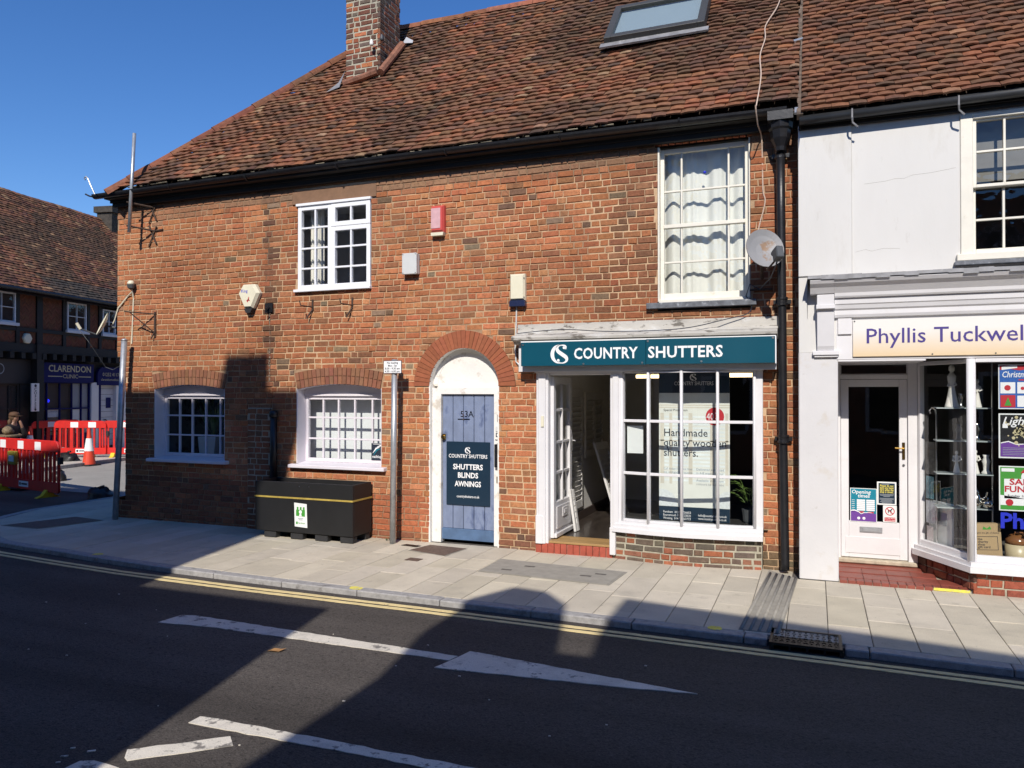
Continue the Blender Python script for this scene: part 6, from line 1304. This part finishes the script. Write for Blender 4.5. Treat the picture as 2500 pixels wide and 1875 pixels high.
# ------------------------------------------------------------------ road works: barriers, cones, bags
def barrier(L, label, big=True):
    root = thing('road_barrier', label, 'barrier', group='red plastic barriers of the road works'); H_ = 1.0
    q = MB(); t = .022
    prof = [(0, .80), (0, .88), (.02, .94), (.07, .985), (.14, 1.0), (L-.14, 1.0), (L-.07, .985), (L-.02, .94), (L, .88), (L, .80)]
    q.prism(prof, 'y', -t, t); q.prism([(0, .13), (.03, .09), (L-.03, .09), (L, .13), (L, .27), (0, .27)], 'y', -t, t)
    q.box(0, .045, -t, t, .27, .80); q.box(L-.045, L, -t, t, .27, .80); q.build('frame', M['red_plastic'], root, bevel=.008)
    n = int((L-.3)/.125)
    for i in range(n):
        x = .17+(L-.34)*i/(n-1); w_ = .045 if i in (n//4, n-1-n//4) else .022
        q = MB(); q.box(x-w_, x+w_, -t*.8, t*.8, .27, .80); q.build('bar', M['red_plastic'], root)
    for f in (.12, .40, .66) if L > 1.6 else (.32, .66):
        q = MB(); q.box(L*f, L*f+.21, -t-.003, -t, .82, .965); q.build('white_panel', M['ink_white'], root)
    q = MB(); q.box(L*.42, L*.42+.34, -t-.003, -t, .135, .24); lb = q.build('label_plate', M['ink_white'], root); q = MB(); rect(q, (L*.42+.10, -t-.0045, .172), .20, .03); q.keep = True; disc(q, (L*.42+.05, -t-.0045, .187), .03); q.build('label_print', M['ink_dark'], lb)
    for x in (.25, L-.45):
        q = MB(); q.prism([(-.20, .0), (-.10, .04), (-.03, .13), (.03, .13), (.10, .04), (.20, .0)], 'x', x, x+.10); q.build('foot', M['yellow'], root)
    q = MB(); q.box(L-.005, L+.07, -.03, .03, .60, .72); q.build('clip', M['rubber'], root); return root
b1 = barrier(2.35, 'nearest red barrier with white panels and a yellow box hung on it'); b1.location = (-14.52, 1.73, RZ); b1.rotation_euler = (0, 0, R(-11))
b2_ = barrier(1.42, 'red barrier before the clinic window, left of the tall cone'); b2_.location = (-20.03+1.25, 6.92-.2, .02); b2_.rotation_euler = (0, 0, R(21))
b2_.location = Vector((-19.15, 6.55, .02))
b3 = barrier(1.42, 'red barrier partly hidden behind the house corner post'); b3.location = (-17.98, 7.05, .02); b3.rotation_euler = (0, 0, R(25))
b4 = barrier(1.42, 'pale red barrier seen end on beside the white shop post'); b4.location = (-19.5, 6.15, .02); b4.rotation_euler = (0, 0, R(88))
root = thing('lamp_box', 'yellow box with a white label hung on the nearest barrier', 'box', (-13.75, 1.5, .35)); ub = Vector((math.cos(R(-11)), math.sin(R(-11)), 0)); nb = Vector((-math.sin(R(-11)), math.cos(R(-11)), 0))
q = MB(); q.obox(Vector((-14.52, 1.73, 0))+ub*.86-nb*.07+Z3*.60, ub, nb, Z3, .135, .035, .125); q.build('body', M['olive'], root, bevel=.015); q = MB(); q.obox(Vector((-14.52, 1.73, 0))+ub*.88-nb*.107+Z3*.59, ub, nb, Z3, .09, .002, .055); q.build('label_plate', M['paper'], root)
def cone(label, loc, h):
    root = thing('traffic_cone', label, 'traffic cone', group='orange traffic cones'); s = h
    q = MB(); q.prism([(-.22*s, -.18*s), (-.18*s, -.22*s), (.18*s, -.22*s), (.22*s, -.18*s), (.22*s, .18*s), (.18*s, .22*s), (-.18*s, .22*s), (-.22*s, .18*s)], 'z', 0, .045*s); q.build('base', M['rubber'], root)
    rr = lambda z: (.165-(z-.045)*.142)*s
    for nm, z0, z1, m in (('cone_body', .045, .40, 'orange'), ('sleeve', .40, .74, 'ink_white'), ('tip', .74, 1.0, 'orange')):
        q = MB(); e = .006 if nm == 'sleeve' else 0; q.lathe([(rr(z0)+e, z0*s), (rr(z1)+e, z1*s)], (0, 0, 0), 20); q.build(nm, M[m], root, smooth=False)
    root.location = loc; return root
cone('tall orange and white cone standing before the clinic barrier', (-16.95, 5.80, RZ), .93); cone('cone half hidden behind the nearest barrier, by the white post', (-18.6, 5.45, .03), .9); cone('cone standing close behind the nearest barrier', (-14.0, 1.95, RZ), .78)
def bag(label, loc, sx, sy, sz, seed):
    q = MB(); n, k = 14, 8; V = []
    for i in range(k+1):
        for j in range(n):
            a = 2*math.pi*j/n; ph = math.pi*.5*i/k; r = math.cos(ph)**.6; d = 1+.3*mnoise.noise(Vector((math.cos(a)*1.5+seed, math.sin(a)*1.5, i*.35)))
            V.append((sx*r*math.cos(a)*d, sy*r*math.sin(a)*d, sz*math.sin(ph)*d))
    q.mesh(V, [(i*n+j, i*n+(j+1) % n, (i+1)*n+(j+1) % n, (i+1)*n+j) for i in range(k) for j in range(n)]); q.tube([(0, 0, sz*.8), (sx*.15, 0, sz*1.15), (sx*.3, .02, sz*1.2)], .03, 6)
    o = q.build('sandbag', M['blackbag'], smooth=True); o.location = loc; tag(o, label, 'bag', 'black bags of the road works')
bag('black bag on the road near the bare post', (-11.65, 1.62, RZ), .26, .18, .17, 1); bag('black bag on the kerb below the clinic barrier', (-17.9, 5.95, .03), .34, .2, .2, 5); bag('small black bag by the end of the nearest barrier', (-14.7, 3.2, RZ), .2, .15, .2, 9)
# ------------------------------------------------------------------ person seated outside the coffee shop
def skinned(name, m, parent, verts, edges, radii, root=0, sub=2):
    me = bpy.data.meshes.new(name); o0 = wloc(parent); me.from_pydata([tuple(Vector(v)-o0) for v in verts], edges, []); me.materials.append(m)
    o = link(bpy.data.objects.new(name, me)); o.parent = parent; sk = o.modifiers.new('skin', 'SKIN')
    for i, r in enumerate(radii): d = me.skin_vertices[0].data[i]; d.radius = (r, r) if not isinstance(r, tuple) else r; d.use_root = (i == root)
    s = o.modifiers.new('sub', 'SUBSURF'); s.levels = sub; s.render_levels = sub; me.polygons.foreach_set('use_smooth', [True]*len(me.polygons)); return o
pr = thing('person', 'person in a brown cap and dark jacket sitting at a cafe table, hand to face', 'person')
# local frame: faces +y of the facade frame is behind; person looks towards -y (the street) and a little right
skinned('body', M['skin'], pr, [(0, 0, .50), (0, -.02, .75), (0, -.05, .93), (0, -.07, 1.02), (0, -.10, 1.10), (0, -.11, 1.19), (-.17, -.05, .90), (-.22, -.16, .66), (-.10, -.33, .72), (.17, -.05, .90), (.20, -.22, .68), (.06, -.22, .95), (.04, -.19, 1.06), (-.10, -.06, .47), (-.11, -.42, .48), (-.11, -.40, .06), (-.11, -.52, .03), (.10, -.06, .47), (.11, -.42, .48), (.12, -.44, .06), (.12, -.56, .03)],
        [(0, 1), (1, 2), (2, 3), (3, 4), (4, 5), (2, 6), (6, 7), (7, 8), (2, 9), (9, 10), (10, 11), (11, 12), (0, 13), (13, 14), (14, 15), (15, 16), (0, 17), (17, 18), (18, 19), (19, 20)],
        [.13, .13, .10, .05, .085, .075, .055, .042, .035, .055, .042, .034, .030, .085, .062, .045, .04, .085, .062, .045, .04])
skinned('jacket', M['jacket'], pr, [(0, 0, .52), (0, -.02, .75), (0, -.05, .93), (0, -.07, .99), (-.18, -.05, .90), (-.23, -.16, .66), (-.13, -.30, .71), (.18, -.05, .90), (.21, -.22, .68), (.08, -.22, .90)], [(0, 1), (1, 2), (2, 3), (2, 4), (4, 5), (5, 6), (2, 7), (7, 8), (8, 9)], [.16, .155, .13, .07, .075, .06, .05, .075, .06, .048])
skinned('jeans', M['jeans'], pr, [(0, 0, .49), (-.10, -.06, .47), (-.11, -.42, .49), (-.11, -.40, .12), (.10, -.06, .47), (.11, -.42, .49), (.12, -.44, .12)], [(0, 1), (1, 2), (2, 3), (0, 4), (4, 5), (5, 6)], [.15, .10, .078, .06, .10, .078, .06])
q = MB(); q.ball((0, -.085, 1.15), .105, 12, 1.1); q.ball((-.085, -.05, 1.02), .05, 8, 1.6); q.ball((.085, -.05, 1.02), .05, 8, 1.6); q.v = [(a, b_+.03, c) for a, b_, c in q.v]; q.build('hair', M['hair'], pr, smooth=True)
q = MB(); q.lathe([(.118, 1.17), (.12, 1.21), (.10, 1.255), (.05, 1.275), (.004, 1.28)], (0, -.08, 0), 14); q.prism([(-.09, -.16), (.09, -.16), (.07, -.26), (-.07, -.26)], 'z', 1.165, 1.18); q.build('cap', M['cap'], pr, smooth=True)
ch_ = thing('cafe_chair', 'dark cafe chair under the seated person', 'chair'); q = MB(); q.box(-.22, .22, -.20, .22, .40, .44); q.build('seat', M['rust'], ch_); q = MB(); q.box(-.21, .21, .20, .23, .55, .88); q.build('backrest', M['rust'], ch_)
for a in (-.2, .2):
    for b_ in (-.18, .2): q = MB(); q.tube([(a, b_, 0), (a, b_, .42 if b_ < 0 else .85)], .014, 6); q.build('leg', M['rust'], ch_)
tb_ = thing('cafe_table', 'small cafe table with a leopard print cloth before the seated person', 'table'); q = MB(); q.lathe([(.30, .70), (.30, .73)], (0, 0, 0), 20); q.build('table_top', M['fur'], tb_); q = MB(); q.tube([(0, 0, .02), (0, 0, .70)], .03, 8); q.lathe([(.2, 0), (.2, .02), (.04, .05)], (0, 0, 0), 16); q.build('pedestal', M['rust'], tb_)
q = MB(); q.ball((0, 0, .1), .12, 10, .9); q.ball((.1, .02, .07), .09, 8, .8); fb = q.build('handbag', M['fur'], smooth=True); tag(fb, 'leopard print bag lying on the cafe table', 'bag')
pw = bgp(-2.72, .85); ang = BA
for o, ds, do, dz, da in ((pr, 0, 0, .03, .15), (ch_, 0, 0, .03, .15), (tb_, -.42, .30, .03, 0), (fb, -.40, .28, .76, 0)):
    p = bgp(-2.72+ds, .85+do); o.location = (p.x, p.y, dz); o.rotation_euler = (0, 0, BA+da)
root = thing('far_tree', 'bare twigs of a distant tree beyond the timbered building', 'tree', (-22.2, 17.5, 0)); q = MB(); q.tube([(-22.2, 17.5, 0), (-22.2, 17.5, 8)], .15, 8, r1=.08); q.build('trunk', M['hair'], root)
q = MB()
for i in range(60):
    a = rh.uniform(0, 6.28); h0 = rh.uniform(6.8, 8.6); l = rh.uniform(.4, 1.3); p0 = Vector((-22.2, 17.5, h0)); p1 = p0+Vector((math.cos(a)*l*.7, math.sin(a)*l*.7, l*.9)); q.tube([p0, p0.lerp(p1, .5)+Vector((0, 0, .1)), p1], .018, 4, r1=.006)
q.build('crown', M['hair'], root)
